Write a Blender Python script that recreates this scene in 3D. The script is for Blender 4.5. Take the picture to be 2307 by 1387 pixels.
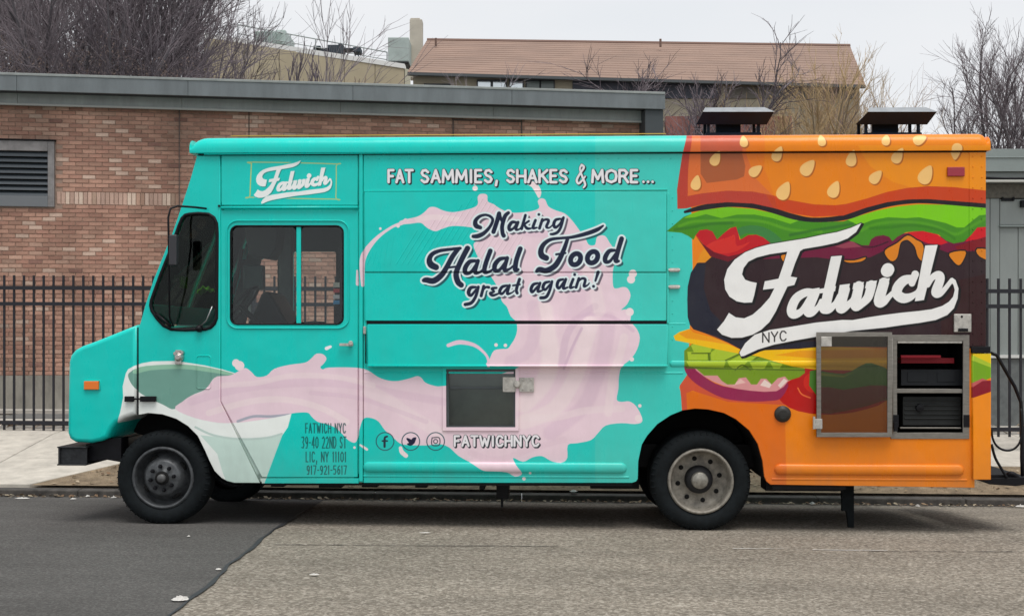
import bpy, bmesh, math, random
import numpy as np
from mathutils import Vector, Matrix
random.seed(7); rng = np.random.default_rng(7)
R = math.radians
for o in list(bpy.data.objects): bpy.data.objects.remove(o)
S = bpy.context.scene; COL = S.collection

# ------------------------------------------------------------ camera, sky, sun, exposure
F, CX, HY = 2660.0, 1153.5, 761.0            # focal length and horizon of the photograph, in its pixels
CY, CZ = -9.5, 1.52                          # where the photographer stood
cd = bpy.data.cameras.new('camera'); cam = bpy.data.objects.new('camera', cd); COL.objects.link(cam)
cam.location = (0, CY, CZ); cam.rotation_euler = (R(90), 0, 0)
cd.sensor_width = 36; cd.lens = 36*F/2307; cd.shift_y = (HY-693.5)/2307; cd.clip_end = 600
S.camera = cam
w = bpy.data.worlds.new('World'); S.world = w; w.use_nodes = True
nt = w.node_tree; N = nt.nodes; L = nt.links; N.clear()
wo = N.new('ShaderNodeOutputWorld'); bg = N.new('ShaderNodeBackground'); bg.inputs[1].default_value = 0.1
sk = N.new('ShaderNodeTexSky'); sk.sky_type = 'NISHITA'; sk.sun_disc = False
sk.sun_elevation = R(62); sk.sun_rotation = R(170); sk.air_density = 1.0; sk.dust_density = 4
tc = N.new('ShaderNodeTexCoord'); mp = N.new('ShaderNodeMapping'); mp.inputs['Scale'].default_value = (1, 1, 3)
cl = N.new('ShaderNodeTexNoise'); cl.inputs['Scale'].default_value = 1.6; cl.inputs['Detail'].default_value = 5
cr = N.new('ShaderNodeValToRGB'); cr.color_ramp.elements[0].position = .35; cr.color_ramp.elements[1].position = .68
cr.color_ramp.elements[0].color = (5.25, 5.5, 5.75, 1); cr.color_ramp.elements[1].color = (5.95, 6.0, 6.1, 1)
mx = N.new('ShaderNodeMix'); mx.data_type = 'RGBA'; mx.inputs[0].default_value = .93
L.new(tc.outputs['Generated'], mp.inputs[0]); L.new(mp.outputs[0], cl.inputs[0]); L.new(cl.outputs[0], cr.inputs[0])
L.new(sk.outputs[0], mx.inputs[6]); L.new(cr.outputs[0], mx.inputs[7]); L.new(mx.outputs[2], bg.inputs[0]); L.new(bg.outputs[0], wo.inputs[0])
sd = bpy.data.lights.new('sun', 'SUN'); sd.energy = 1.5; sd.angle = R(35); sd.color = (1, .97, .93)
sun = bpy.data.objects.new('sun', sd); COL.objects.link(sun)
sun.rotation_euler = Vector((-.12, .33, -.94)).to_track_quat('-Z', 'Y').to_euler(); sun.location = (0, -5, 20)
S.view_settings.view_transform = 'Standard'; S.view_settings.look = 'None'; S.view_settings.gamma = 1
S.view_settings.use_curve_mapping = False; S.view_settings.exposure = 0.6

# ------------------------------------------------------------ helpers
def tag(o, label=None, cat=None, group=None, kind=None):
    if label: o['label'] = label
    if cat: o['category'] = cat
    if group: o['group'] = group
    if kind: o['kind'] = kind
    return o
def empty(name, loc=(0, 0, 0), rz=0, **k):
    o = bpy.data.objects.new(name, None); COL.objects.link(o); o.location = loc; o.rotation_euler = (0, 0, rz)
    o.empty_display_size = .3
    return tag(o, **k)
def link(name, me, mat=None, parent=None, loc=None):
    o = bpy.data.objects.new(name, me); COL.objects.link(o)
    if mat is not None and len(me.materials) == 0: me.materials.append(mat)
    if parent: o.parent = parent
    if loc: o.location = loc
    return o
class MB:
    def __init__(s): s.v = []; s.f = []
    def add(s, vs, fs):
        n = len(s.v); s.v += [tuple(v) for v in vs]; s.f += [tuple(i+n for i in f) for f in fs]; return s
    def box(s, x0, x1, y0, y1, z0, z1):
        return s.add([(x0,y0,z0),(x1,y0,z0),(x1,y1,z0),(x0,y1,z0),(x0,y0,z1),(x1,y0,z1),(x1,y1,z1),(x0,y1,z1)],
                     [(0,3,2,1),(4,5,6,7),(0,1,5,4),(1,2,6,5),(2,3,7,6),(3,0,4,7)])
    def tube(s, pts, r, n=8, cap=True, closed=False):
        P = [Vector(p) for p in pts]; rs = r if isinstance(r, (list, tuple)) else [r]*len(P)
        m = len(P); vs = []; up0 = None
        for i in range(m):
            a = P[(i-1) % m] if (closed or i > 0) else P[i]; b = P[(i+1) % m] if (closed or i < m-1) else P[i]
            t = (b-a).normalized()
            ref = Vector((0, 0, 1)) if abs(t.z) < .95 else Vector((1, 0, 0))
            if up0 is None: u = t.cross(ref).normalized()
            else:
                u = (up0 - t*up0.dot(t)); u = u.normalized() if u.length > 1e-6 else t.cross(ref).normalized()
            up0 = u; v = t.cross(u)
            for k in range(n):
                an = 2*math.pi*k/n; vs.append(P[i]+(u*math.cos(an)+v*math.sin(an))*rs[i])
        fs = []
        for i in range(m if closed else m-1):
            for k in range(n):
                j = (i+1) % m
                fs.append((i*n+k, i*n+(k+1) % n, j*n+(k+1) % n, j*n+k))
        if cap and not closed: fs += [tuple(range(n))[::-1], tuple(range((m-1)*n, m*n))]
        return s.add(vs, fs)
    def lathe(s, prof, c, n=48, axis='y'):
        # prof: (radius, offset along the axis)
        vs = []; m = len(prof)
        for k in range(n):
            a = 2*math.pi*k/n
            for r, h in prof:
                if axis == 'y': vs.append((c[0]+r*math.cos(a), c[1]+h, c[2]+r*math.sin(a)))
                elif axis == 'x': vs.append((c[0]+h, c[1]+r*math.cos(a), c[2]+r*math.sin(a)))
                else: vs.append((c[0]+r*math.cos(a), c[1]+r*math.sin(a), c[2]+h))
        fs = []
        for k in range(n):
            k2 = (k+1) % n
            for i in range(m-1): fs.append((k*m+i, k*m+i+1, k2*m+i+1, k2*m+i))
        return s.add(vs, fs)
    def prism(s, poly, y0, y1):
        n = len(poly); vs = [(x, y0, z) for x, z in poly]+[(x, y1, z) for x, z in poly]
        return s.add(vs, [tuple(range(n)), tuple(range(2*n-1, n-1, -1))]+[(i, (i+1) % n+0, (i+1) % n+n, i+n)[::-1] for i in range(n)])
    def mesh(s, name='m', smooth=False):
        me = bpy.data.meshes.new(name); me.from_pydata(s.v, [], s.f); me.update()
        bm = bmesh.new(); bm.from_mesh(me); bmesh.ops.recalc_face_normals(bm, faces=bm.faces); bm.to_mesh(me); bm.free()
        if smooth: me.shade_smooth()
        return me
    def obj(s, name, mat, parent=None, bevel=0, smooth=False, kind=None, seg=2):
        o = link(name, s.mesh(name, smooth), mat, parent)
        if bevel:
            b = o.modifiers.new('bevel', 'BEVEL'); b.width = bevel; b.segments = seg; b.limit_method = 'ANGLE'; b.angle_limit = R(35)
        if kind: o['kind'] = kind
        return o
def at(px, py, Y):                            # the point seen at a pixel of the photograph, on the plane y = Y
    t = Y-CY
    return Vector(((px-CX)/F*t, Y, CZ-(py-HY)/F*t))
YAW = math.atan(.04); cY, sY = math.cos(YAW), math.sin(YAW)
def T(px, py, ly=0.0):                        # the same, in the truck's own frame, on its plane y = ly
    dx, dz = (px-CX)/F, -(py-HY)/F
    # point = (t*dx, CY+t, CZ+t*dz); local y = X*sY + Y*cY
    t = (ly-CY*cY)/(dx*sY+cY)
    X, Y = t*dx, CY+t
    return (X*cY-Y*sY, CZ+t*dz)
def Tn(P, ly=0.0): return [T(x, y, ly) for x, y in P]
def Zm(ox, oy, s, pts):                       # points measured in an enlarged crop
    return [(ox+p[0]/s, oy+p[1]/s)+tuple(q/s for q in p[2:]) for p in pts]

# ------------------------------------------------------------ materials
MATS = {}
def mat(name, col, rough=.6, metal=0, noise=0, nscale=8, bump=0, bscale=60, spec=.5, coat=0, col2=None, emit=None, stretch=None, dirt=0):
    if name in MATS: return MATS[name]
    m = bpy.data.materials.new(name); m.use_nodes = True; MATS[name] = m
    nt = m.node_tree; N, L = nt.nodes, nt.links; b = N['Principled BSDF']
    b.inputs['Base Color'].default_value = (*col, 1); b.inputs['Roughness'].default_value = rough
    b.inputs['Metallic'].default_value = metal; b.inputs['Specular IOR Level'].default_value = spec
    b.inputs['Coat Weight'].default_value = coat
    tcn = N.new('ShaderNodeTexCoord'); src = tcn.outputs['Object']
    if stretch:
        mpn = N.new('ShaderNodeMapping'); mpn.inputs['Scale'].default_value = stretch; L.new(src, mpn.inputs[0]); src = mpn.outputs[0]
    if noise:
        n = N.new('ShaderNodeTexNoise'); n.inputs['Scale'].default_value = nscale; n.inputs['Detail'].default_value = 8; n.inputs['Roughness'].default_value = .65
        L.new(src, n.inputs[0]); r = N.new('ShaderNodeValToRGB'); r.color_ramp.elements[0].position = .3; r.color_ramp.elements[1].position = .72
        c2 = col2 or tuple(min(1, c*(1+noise)) for c in col); c1 = tuple(c*(1-noise) for c in col) if not col2 else col
        r.color_ramp.elements[0].color = (*c1, 1); r.color_ramp.elements[1].color = (*c2, 1)
        L.new(n.outputs[0], r.inputs[0]); L.new(r.outputs[0], b.inputs['Base Color'])
        rr = N.new('ShaderNodeMapRange'); rr.inputs[3].default_value = rough*.8; rr.inputs[4].default_value = min(1, rough*1.2)
        L.new(n.outputs[0], rr.inputs[0]); L.new(rr.outputs[0], b.inputs['Roughness'])
    if bump:
        n2 = N.new('ShaderNodeTexNoise'); n2.inputs['Scale'].default_value = bscale; n2.inputs['Detail'].default_value = 6
        L.new(src, n2.inputs[0]); bp = N.new('ShaderNodeBump'); bp.inputs['Strength'].default_value = bump; bp.inputs['Distance'].default_value = .01
        L.new(n2.outputs[0], bp.inputs['Height']); L.new(bp.outputs[0], b.inputs['Normal'])
    if emit: b.inputs['Emission Color'].default_value = (*emit, 1); b.inputs['Emission Strength'].default_value = 1
    return m
def glass(name, tint, gloss=.08, rough=.02, ior=1.45):
    m = bpy.data.materials.new(name); m.use_nodes = True; nt = m.node_tree; N, L = nt.nodes, nt.links; N.clear()
    o = N.new('ShaderNodeOutputMaterial'); t = N.new('ShaderNodeBsdfTransparent'); t.inputs[0].default_value = (*tint, 1)
    g = N.new('ShaderNodeBsdfGlossy'); g.inputs['Roughness'].default_value = rough
    fr = N.new('ShaderNodeFresnel'); fr.inputs[0].default_value = ior; ad = N.new('ShaderNodeMath'); ad.operation = 'ADD'; ad.inputs[1].default_value = gloss
    x = N.new('ShaderNodeMixShader'); L.new(fr.outputs[0], ad.inputs[0]); L.new(ad.outputs[0], x.inputs[0]); L.new(t.outputs[0], x.inputs[1]); L.new(g.outputs[0], x.inputs[2]); L.new(x.outputs[0], o.inputs[0])
    return m
black = mat('black_paint', (.006, .006, .008), .5, noise=.4, nscale=20, spec=.22)
blackm = mat('black_metal', (.007, .007, .009), .5, noise=.3, nscale=30, bump=.1, spec=.2)
rubber = mat('tyre_rubber', (.008, .0105, .012), .85, noise=.45, nscale=14, bump=.25, bscale=120, spec=.18)
steel = mat('brushed_steel', (.24, .225, .20), .45, .6, noise=.25, nscale=12, bump=.1, stretch=(1, 1, 6))
zinc = mat('zinc_plate', (.5, .48, .44), .5, .4, noise=.3, nscale=25, bump=.15)
dark = mat('dark_interior', (.012, .013, .015), .8, noise=.4, nscale=5, spec=.2)
greyint = mat('grey_lining', (.055, .065, .07), .7, noise=.25, nscale=4)
# ------------------------------------------------------------ the printed vinyl wrap (flat print, drawn stroke by stroke on a canvas in the truck's own metres)
X0, Z0, X1, Z1 = -3.9, .25, 4.1, 3.3
RES = 345.0
CW, CH = int((X1-X0)*RES), int((Z1-Z0)*RES)
K = RES/280.0                                 # photograph pixel -> canvas pixel
img = np.zeros((CH, CW, 3), np.float32)
def lin(r, g, b):
    c = np.array([r, g, b], float)/255
    return np.where(c <= .04045, c/12.92, ((c+.055)/1.055)**2.4)
def cv(P):                                    # photo pixels -> canvas pixels
    out = []
    for p in P:
        x, z = T(p[0], p[1]); out.append(((x-X0)*RES, (z-Z0)*RES))
    return np.array(out)
def spline(P, n=6, closed=False):
    P = [tuple(p) for p in P]; m = len(P); out = []
    for i in range(m if closed else m-1):
        g = lambda k: np.array(P[k % m] if closed else P[min(max(k, 0), m-1)], float)
        p0, p1, p2, p3 = g(i-1), g(i), g(i+1), g(i+2)
        for s in range(n):
            t = s/n; out.append(.5*((2*p1)+(-p0+p2)*t+(2*p0-5*p1+4*p2-p3)*t*t+(-p0+3*p1-3*p2+p3)*t**3))
    if not closed: out.append(np.array(P[-1], float))
    return out
def grid(lo, hi):
    x0 = max(0, int(lo[0])-2); y0 = max(0, int(lo[1])-2); x1 = min(CW, int(hi[0])+3); y1 = min(CH, int(hi[1])+3)
    if x1 <= x0 or y1 <= y0: return None
    yy, xx = np.mgrid[y0:y1, x0:x1].astype(np.float32)
    return x0, y0, x1, y1, xx, yy
def d_poly(pts, xx, yy):
    d2 = np.full(xx.shape, 1e9, np.float32); ins = np.zeros(xx.shape, bool)
    n = len(pts)
    for i in range(n):
        ax, ay = pts[i]; bx, by = pts[(i+1) % n]
        ex, ey = bx-ax, by-ay; wx, wy = xx-ax, yy-ay
        t = np.clip((wx*ex+wy*ey)/(ex*ex+ey*ey+1e-9), 0, 1)
        d2 = np.minimum(d2, (wx-ex*t)**2+(wy-ey*t)**2)
        if by != ay:
            c = ((ay > yy) != (by > yy)) & (xx < (bx-ax)*(yy-ay)/(by-ay)+ax); ins ^= c
    return np.where(ins, -np.sqrt(d2), np.sqrt(d2))
def d_stroke(pts, rs, xx, yy):
    d = np.full(xx.shape, 1e9, np.float32)
    if len(pts) == 1: return np.hypot(xx-pts[0][0], yy-pts[0][1])-rs[0]
    for i in range(len(pts)-1):
        ax, ay = pts[i]; bx, by = pts[i+1]; ex, ey = bx-ax, by-ay; wx, wy = xx-ax, yy-ay
        t = np.clip((wx*ex+wy*ey)/(ex*ex+ey*ey+1e-9), 0, 1)
        d = np.minimum(d, np.hypot(wx-ex*t, wy-ey*t)-(rs[i]+(rs[i+1]-rs[i])*t))
    return d
class Shape:
    def __init__(s): s.it = []
    def poly(s, P, smooth=0):
        if smooth: P = spline(P, smooth, True)
        s.it.append(('p', cv(P), None)); return s
    def stroke(s, P, r=None, smooth=5):       # points (x, y, r) in photo pixels
        P = [p if len(p) > 2 else (*p, r) for p in P]
        if smooth and len(P) > 2: P = spline(P, smooth)
        s.it.append(('s', cv(P), [max(.4, p[2])*K for p in P])); return s
    def bbox(s, pad):
        lo = np.min([i[1].min(0)-(max(i[2]) if i[2] else 0) for i in s.it], 0)-pad
        hi = np.max([i[1].max(0)+(max(i[2]) if i[2] else 0) for i in s.it], 0)+pad
        return lo, hi
    def paint(s, col, grow=0, off=(0, 0), alpha=1, clip=None, soft=0):
        off = (off[0]*K, -off[1]*K); grow = grow*K
        d = None; lo, hi = s.bbox(grow+2+soft)
        g = grid(lo+off, hi+off)
        if g is None: return s
        x0, y0, x1, y1, xx, yy = g; xx = xx-off[0]; yy = yy-off[1]
        d = np.full(xx.shape, 1e9, np.float32)
        for k, pts, rs in s.it:
            m = grow+4+soft; r = max(rs) if rs else 0
            a0, b0 = pts.min(0)-r-m; a1, b1 = pts.max(0)+r+m
            i0 = max(0, int(a0-xx[0, 0])); i1 = min(xx.shape[1], int(a1-xx[0, 0])+2); j0 = max(0, int(b0-yy[0, 0])); j1 = min(xx.shape[0], int(b1-yy[0, 0])+2)
            if i1 <= i0 or j1 <= j0: continue
            sl = (slice(j0, j1), slice(i0, i1))
            q = d_poly(pts, xx[sl], yy[sl]) if k == 'p' else d_stroke(pts, rs, xx[sl], yy[sl])
            d[sl] = np.minimum(d[sl], q)
        a = np.clip(.5-(d-grow)/(1+soft), 0, 1)
        if soft: a = a*a*(3-2*a)
        a = a*alpha
        if clip is not None: a = a*clip[y0:y1, x0:x1]
        c = lin(*col); v = img[y0:y1, x0:x1]; v += a[..., None]*(c-v)
        return s
def P(col, pts, smooth=0, alpha=1, clip=None): return Shape().poly(pts, smooth).paint(col, alpha=alpha, clip=clip)
def ST(col, pts, r=None, alpha=1, clip=None, soft=0): return Shape().stroke(pts, r).paint(col, alpha=alpha, clip=clip, soft=soft)
def mask_of(sh):
    global img
    keep = img; img = np.zeros((CH, CW, 3), np.float32); sh.paint((255, 255, 255)); m = img[..., 0].copy(); img = keep; return m

TEAL = (4, 208, 196); TEAL2 = (52, 210, 192)
img[:] = lin(*TEAL)
# rear half of the teal painted paler for sky sheen, in straight-edged bands
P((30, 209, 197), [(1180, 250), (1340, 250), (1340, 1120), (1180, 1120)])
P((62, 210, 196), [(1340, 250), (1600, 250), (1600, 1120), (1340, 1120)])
# --- milkshake
PINK = (242, 215, 225); PK1 = (231, 201, 216); PK2 = (248, 228, 230); PK3 = (219, 188, 208)
# paper cup
cup = [(283, 841), (288, 832), (302, 824), (320, 818), (343, 814), (397, 813), (461, 823), (500, 832), (534, 842), (600, 880), (657, 928), (648, 962), (635, 981), (600, 1073), (590, 1100), (470, 1100), (440, 1000), (250, 990), (270, 930), (277, 895), (276, 870)]
P((243, 248, 243), cup)
P((116, 164, 150), [(288, 846), (296, 836), (308, 830), (350, 823), (413, 823), (477, 831), (530, 844), (508, 856), (483, 851), (464, 876), (429, 892), (394, 921), (366, 911), (321, 889), (298, 868)], 4)
P((150, 200, 172), [(300, 834), (330, 824), (413, 821), (477, 829), (534, 844), (530, 847), (470, 838), (410, 831), (340, 834), (305, 842)], 3)
P((205, 229, 219), [(451, 980), (490, 984), (540, 990), (600, 988), (636, 978), (600, 1075), (592, 1100), (515, 1100), (500, 1060), (489, 1022)], 0)
ST((196, 216, 208), [(440, 962), (480, 980), (540, 989), (600, 986), (634, 977)], 2.5)
flow = [(394, 921), (410, 905), (429, 892), (461, 878), (483, 851), (500, 847), (520, 845), (540, 834), (553, 829), (566, 838), (578, 849), (600, 846), (617, 831), (650, 822), (686, 817), (700, 808), (712, 797), (727, 798), (735, 808), (728, 820), (721, 827), (727, 832), (740, 828), (799, 828), (828, 834), (851, 849), (874, 857), (897, 858), (923, 852), (940, 847), (950, 852), (957, 861), (975, 868), (1001, 869),
        (1100, 850), (1170, 826), (1099, 824), (1104, 808), (1113, 790), (1130, 786), (1144, 785), (1152, 775), (1160, 762), (1165, 745), (1163, 726), (1150, 712), (1142, 692), (1130, 678), (1122, 650), (1105, 622), (1085, 595), (1070, 565), (1068, 548), (1088, 538), (1078, 520), (1060, 513), (1020, 510), (995, 517), (980, 522), (962, 514), (948, 503), (925, 505), (905, 506), (900, 500), (914, 495), (940, 489), (955, 480), (968, 468), (982, 468), (998, 475), (1022, 479), (1060, 471), (1076, 462), (1076, 445), (1083, 438), (1097, 440), (1099, 455), (1112, 461), (1125, 470), (1150, 480), (1190, 478), (1214, 470), (1211, 455), (1218, 448), (1228, 451), (1235, 466), (1252, 475), (1272, 482), (1288, 497), (1303, 517), (1318, 537), (1326, 552), (1340, 552), (1345, 534), (1362, 532), (1373, 548), (1382, 563), (1384, 590), (1380, 613), (1381, 646), (1390, 650), (1402, 647), (1413, 650), (1420, 666), (1412, 686), (1399, 698), (1408, 697), (1419, 700), (1421, 712), (1420, 725), (1433, 741), (1440, 761), (1434, 787), (1420, 808), (1400, 826), (1394, 850), (1393, 875), (1389, 900), (1400, 905), (1417, 904), (1432, 914), (1444, 935), (1446, 950), (1430, 955), (1400, 953), (1365, 958), (1348, 974), (1331, 991), (1300, 998), (1279, 1002), (1278, 1030), (1268, 1041), (1250, 1041), (1237, 1036), (1220, 1027), (1199, 1030), (1178, 1040), (1156, 1031), (1162, 1046), (1176, 1066), (1160, 1073), (1140, 1063), (1110, 1061), (1088, 1059), (1064, 1044), (1033, 1027), (1012, 1008), (990, 1000), (960, 1003), (917, 1002), (900, 998), (884, 984), (866, 968), (853, 950), (838, 942), (820, 942), (812, 960), (806, 985), (799, 997), (785, 992), (772, 979), (756, 964), (735, 955), (715, 950), (701, 938), (694, 930), (678, 929), (658, 931), (640, 936), (603, 943), (570, 948), (534, 952), (492, 952), (438, 941)]
fl = Shape().poly(flow, 3); fl.paint(PINK); M = mask_of(fl)
for pts, r, c, a in [([(430, 905), (520, 880), (600, 868), (700, 862), (800, 868), (900, 888), (1000, 905)], 9, PK1, .55), ([(470, 930), (560, 905), (640, 900), (720, 918), (780, 950)], 7, PK2, .8),
                     ([(500, 868), (580, 862), (660, 846), (760, 850), (840, 868)], 6, PK2, .6), ([(830, 880), (880, 905), (930, 940), (990, 975)], 14, PK2, .5), ([(700, 885), (800, 895), (880, 920), (960, 950)], 5, PK1, .5),
                     ([(1225, 700), (1232, 750), (1240, 800), (1225, 860), (1180, 910)], 20, PK2, .85), ([(1340, 690), (1300, 720), (1275, 760), (1265, 820)], 8, PK3, .55), ([(1330, 730), (1312, 790), (1295, 850), (1250, 920), (1180, 950)], 17, PK2, .8),
                     ([(1370, 720), (1362, 780), (1340, 860), (1310, 920), (1240, 975)], 17, PK1, .7), ([(1405, 760), (1395, 800), (1380, 850), (1370, 930)], 9, PK2, .6), ([(1200, 690), (1205, 740), (1190, 790), (1150, 815)], 14, PK1, .6),
                     ([(1290, 718), (1330, 708), (1380, 715), (1425, 745)], 4, PK3, .5), ([(1260, 560), (1290, 620), (1300, 670), (1290, 710)], 22, PK1, .5), ([(1320, 600), (1340, 650), (1350, 700)], 14, PK2, .5),
                     ([(1270, 830), (1290, 780), (1310, 740)], 3, PK3, .8), ([(1180, 940), (1250, 940), (1320, 925), (1400, 920)], 8, PK2, .5), ([(1060, 1020), (1120, 1035), (1200, 1010), (1270, 990)], 7, PK1, .4),
                     ([(1120, 500), (1180, 520), (1250, 530), (1300, 560)], 12, PK1, .5), ([(940, 495), (980, 490), (1030, 495)], 6, PK2, .8), ([(535, 949), (570, 938), (610, 938), (655, 934)], 3, (150, 165, 180), .8)]:
    ST(c, pts, r, a, M, soft=max(2, r*.6))
ST(PINK, [(817, 643, 3.5), (816, 600, 6), (821, 574, 7), (839, 548, 5), (860, 528, 3.5), (886, 511, 3), (905, 504, 4), (914, 498, 5)])
ST(PINK, [(805, 640, 4), (804, 610, 2)])
ST((238, 205, 222), [(1011, 778, 4), (1036, 771, 5), (1068, 777, 4), (1090, 793, 3), (1100, 808, 3), (1101, 825, 3)])
for x, y, r in [(539, 824, 11), (1438, 942, 8), (1425, 617, 9), (1421, 630, 9), (1418, 703, 9), (857, 516, 3), (897, 510, 4), (1139, 778, 4), (1118, 777, 4), (1422, 809, 5), (1441, 914, 4), (1070, 425, 6), (1071, 414, 4), (1180, 1078, 4), (1194, 1065, 3), (798, 1008, 3), (531, 818, 9)]:
    ST(PK2, [(x, y, r)])
ST(PK2, [(1190, 412, 5), (1203, 418, 7), (1212, 432, 7), (1214, 444, 3)]); ST(PK2, [(902, 1009, 4), (905, 1018, 5), (914, 1026, 5)]); ST((250, 240, 245), [(735, 785, 4), (744, 781, 3)]); ST(PK2, [(812, 1002, 2), (826, 1012, 3)])
# --- hamburger
P((243, 134, 10), [(1553, 300), (2300, 300), (2300, 1140), (1540, 1140), (1538, 900), (1530, 872), (1549, 842), (1560, 600)])
P((231, 112, 8), [(1540, 880), (1768, 905), (1772, 1140), (1539, 1140)])
P((214, 84, 50), [(1549, 843), (1531, 868), (1534, 895), (1541, 1000), (1551, 1000), (1546, 885), (1560, 880), (1640, 905), (1770, 912), (1770, 900), (1630, 893)])
# lower tomato, onion, pickles
P((188, 6, 0), [(1816, 828), (1798, 846), (1773, 860), (1750, 884), (1764, 909), (1798, 926), (1850, 934), (1900, 932), (1950, 922), (2000, 900), (2002, 850), (1900, 833)], 2)
P((214, 30, 8), [(1812, 850), (1828, 842), (1838, 870), (1830, 885), (1812, 872)], 3)
ST((240, 110, 50), [(1797, 874), (1806, 888), (1825, 896)], 1.5)
P((150, 32, 78), [(1543, 822), (1544, 838), (1560, 858), (1586, 876), (1630, 897), (1682, 904), (1734, 903), (1760, 896), (1775, 862), (1720, 880), (1630, 870), (1586, 848), (1565, 826)], 3)
P((222, 150, 150), [(1562, 826), (1586, 848), (1630, 869), (1690, 880), (1749, 881), (1774, 860), (1774, 846), (1600, 830)], 2)
P((240, 215, 205), [(1712, 868), (1722, 855), (1738, 866), (1733, 874)]); P((240, 215, 205), [(1752, 868), (1766, 852), (1774, 858), (1758, 874)]); P((238, 190, 180), [(1650, 868), (1668, 853), (1680, 862)])
P((118, 152, 22), [(1541, 790), (1560, 774), (1604, 782), (1668, 794), (1748, 812), (1812, 826), (1813, 840), (1800, 850), (1776, 857), (1768, 848), (1752, 852), (1738, 866), (1726, 853), (1714, 853), (1705, 866), (1692, 866), (1680, 850), (1664, 852), (1655, 866), (1638, 866), (1626, 858), (1616, 846), (1586, 846), (1565, 828), (1541, 826)])
for q in [[(1556, 778), (1566, 774), (1604, 783), (1600, 794), (1564, 796)], [(1600, 795), (1612, 786), (1668, 794), (1640, 812), (1602, 812)], [(1640, 814), (1668, 800), (1704, 804), (1690, 814)], [(1546, 814), (1634, 814), (1630, 828), (1552, 826)], [(1638, 814), (1684, 814), (1672, 826), (1656, 833), (1642, 824)], [(1688, 816), (1730, 814), (1722, 830), (1698, 834)], [(1734, 816), (1762, 820), (1756, 830), (1742, 830)], [(1548, 792), (1594, 796), (1594, 811), (1550, 811)]]:
    P((176, 203, 50), q)
for q in [[(1558, 796), (1600, 796)], [(1596, 796), (1598, 812)], [(1634, 812), (1668, 796)], [(1546, 829), (1812, 834)], [(1700, 808), (1720, 800)], [(1656, 834), (1672, 822), (1690, 834)]]:
    ST((84, 106, 22), q, 1.3)
# cheese
P((252, 196, 8), [(1517, 757), (1530, 748), (1552, 741), (1562, 750), (1604, 761), (1630, 771), (1668, 788), (1700, 798), (1721, 787), (1760, 787), (1811, 784), (1840, 781), (1950, 784), (2012, 790), (2012, 836), (1840, 833), (1786, 826), (1747, 815), (1708, 803), (1666, 797), (1604, 785), (1552, 773), (1521, 767)])
P((246, 160, 14), [(1529, 752), (1552, 742), (1563, 751), (1604, 762), (1640, 776), (1590, 768), (1545, 762)]); P((243, 162, 10), [(1745, 800), (1800, 790), (2012, 786), (2012, 806), (1840, 808)])
# behind the open service door: the stack of fillings goes on
P((78, 132, 40), [(1824, 836), (1860, 838), (1900, 842), (1925, 832), (1950, 818), (1975, 822), (2010, 842), (2010, 900), (1846, 900)], 2)
P((150, 170, 60), [(1838, 838), (1900, 846), (1925, 838), (1900, 850), (1850, 846)])
P((128, 38, 60), [(1842, 872), (1900, 878), (1960, 868), (2012, 872), (2012, 892), (1960, 912), (1900, 926), (1846, 930)], 2)
P((120, 50, 10), [(1846, 931), (1900, 927), (1960, 913), (2012, 893), (2012, 890), (1950, 908), (1900, 921), (1846, 926)], 0, .6)
# patty
P((46, 24, 30), [(1600, 568), (1586, 588), (1570, 593), (1556, 615), (1549, 646), (1548, 675), (1549, 714), (1554, 732), (1562, 742), (1586, 750), (1612, 757), (1640, 772), (1668, 787), (1700, 790), (1800, 786), (1850, 781), (2300, 785), (2300, 540), (1700, 540), (1625, 560)])
P((24, 28, 46), [(1590, 590), (1570, 594), (1556, 615), (1549, 646), (1548, 675), (1549, 714), (1554, 732), (1562, 742), (1586, 750), (1640, 772), (1668, 787), (1840, 782), (1845, 768), (1700, 776), (1640, 740), (1600, 700), (1585, 650)], 0, .9)
P((52, 14, 14), [(2120, 640), (2300, 600), (2300, 795), (2120, 780)], 0, .7)
# onion + tomato under the lettuce
P((112, 0, 52), [(1690, 560), (1730, 548), (1860, 520), (1960, 530), (2060, 525), (2130, 535), (2240, 530), (2240, 566), (2174, 567), (2139, 571), (2100, 556), (2079, 551), (2044, 541), (2021, 548), (1994, 564), (1960, 580), (1900, 588), (1840, 580), (1780, 582), (1720, 584)])
P((150, 60, 80), [(1880, 556), (1930, 540), (1945, 556), (1900, 560)]); ST((60, 0, 30), [(1925, 545), (1945, 556), (1970, 556), (2000, 545)], 1.5)
P((214, 0, 24), [(2044, 524), (2079, 520), (2109, 527), (2135, 547), (2120, 552), (2091, 549), (2068, 540)]); P((214, 0, 24), [(2174, 545), (2188, 528), (2201, 512), (2240, 508), (2240, 528), (2200, 540)]); P((130, 0, 20), [(2150, 556), (2200, 540), (2240, 530), (2240, 562), (2160, 566)])
for q in [[(1994, 564), (2021, 548), (2044, 531), (2064, 541), (2079, 552), (2082, 589), (2068, 580), (2061, 557), (2048, 543), (2040, 541), (2030, 546), (2026, 557), (2021, 580), (2010, 589), (1998, 580)], [(2139, 571), (2174, 566), (2171, 584), (2160, 598), (2146, 587)], [(2201, 561), (2240, 567), (2240, 590), (2206, 578)], [(1901, 587), (1925, 587), (1950, 580), (1941, 589), (1913, 592)], [(1759, 577), (1772, 572), (1766, 590)]]:
    sh = Shape().poly(q, 3); sh.paint((20, 8, 12), grow=3); sh.paint((226, 132, 16))
P((238, 150, 16), [(1586, 560), (1609, 573), (1588, 592), (1570, 592), (1576, 574)])
P((196, 10, 26), [(1566, 529), (1574, 519), (1592, 516), (1606, 522), (1615, 540), (1629, 526), (1648, 513), (1658, 511), (1663, 526), (1666, 541), (1685, 530), (1703, 529), (1719, 535), (1735, 548), (1700, 562), (1640, 580), (1610, 570), (1585, 552)])
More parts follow.
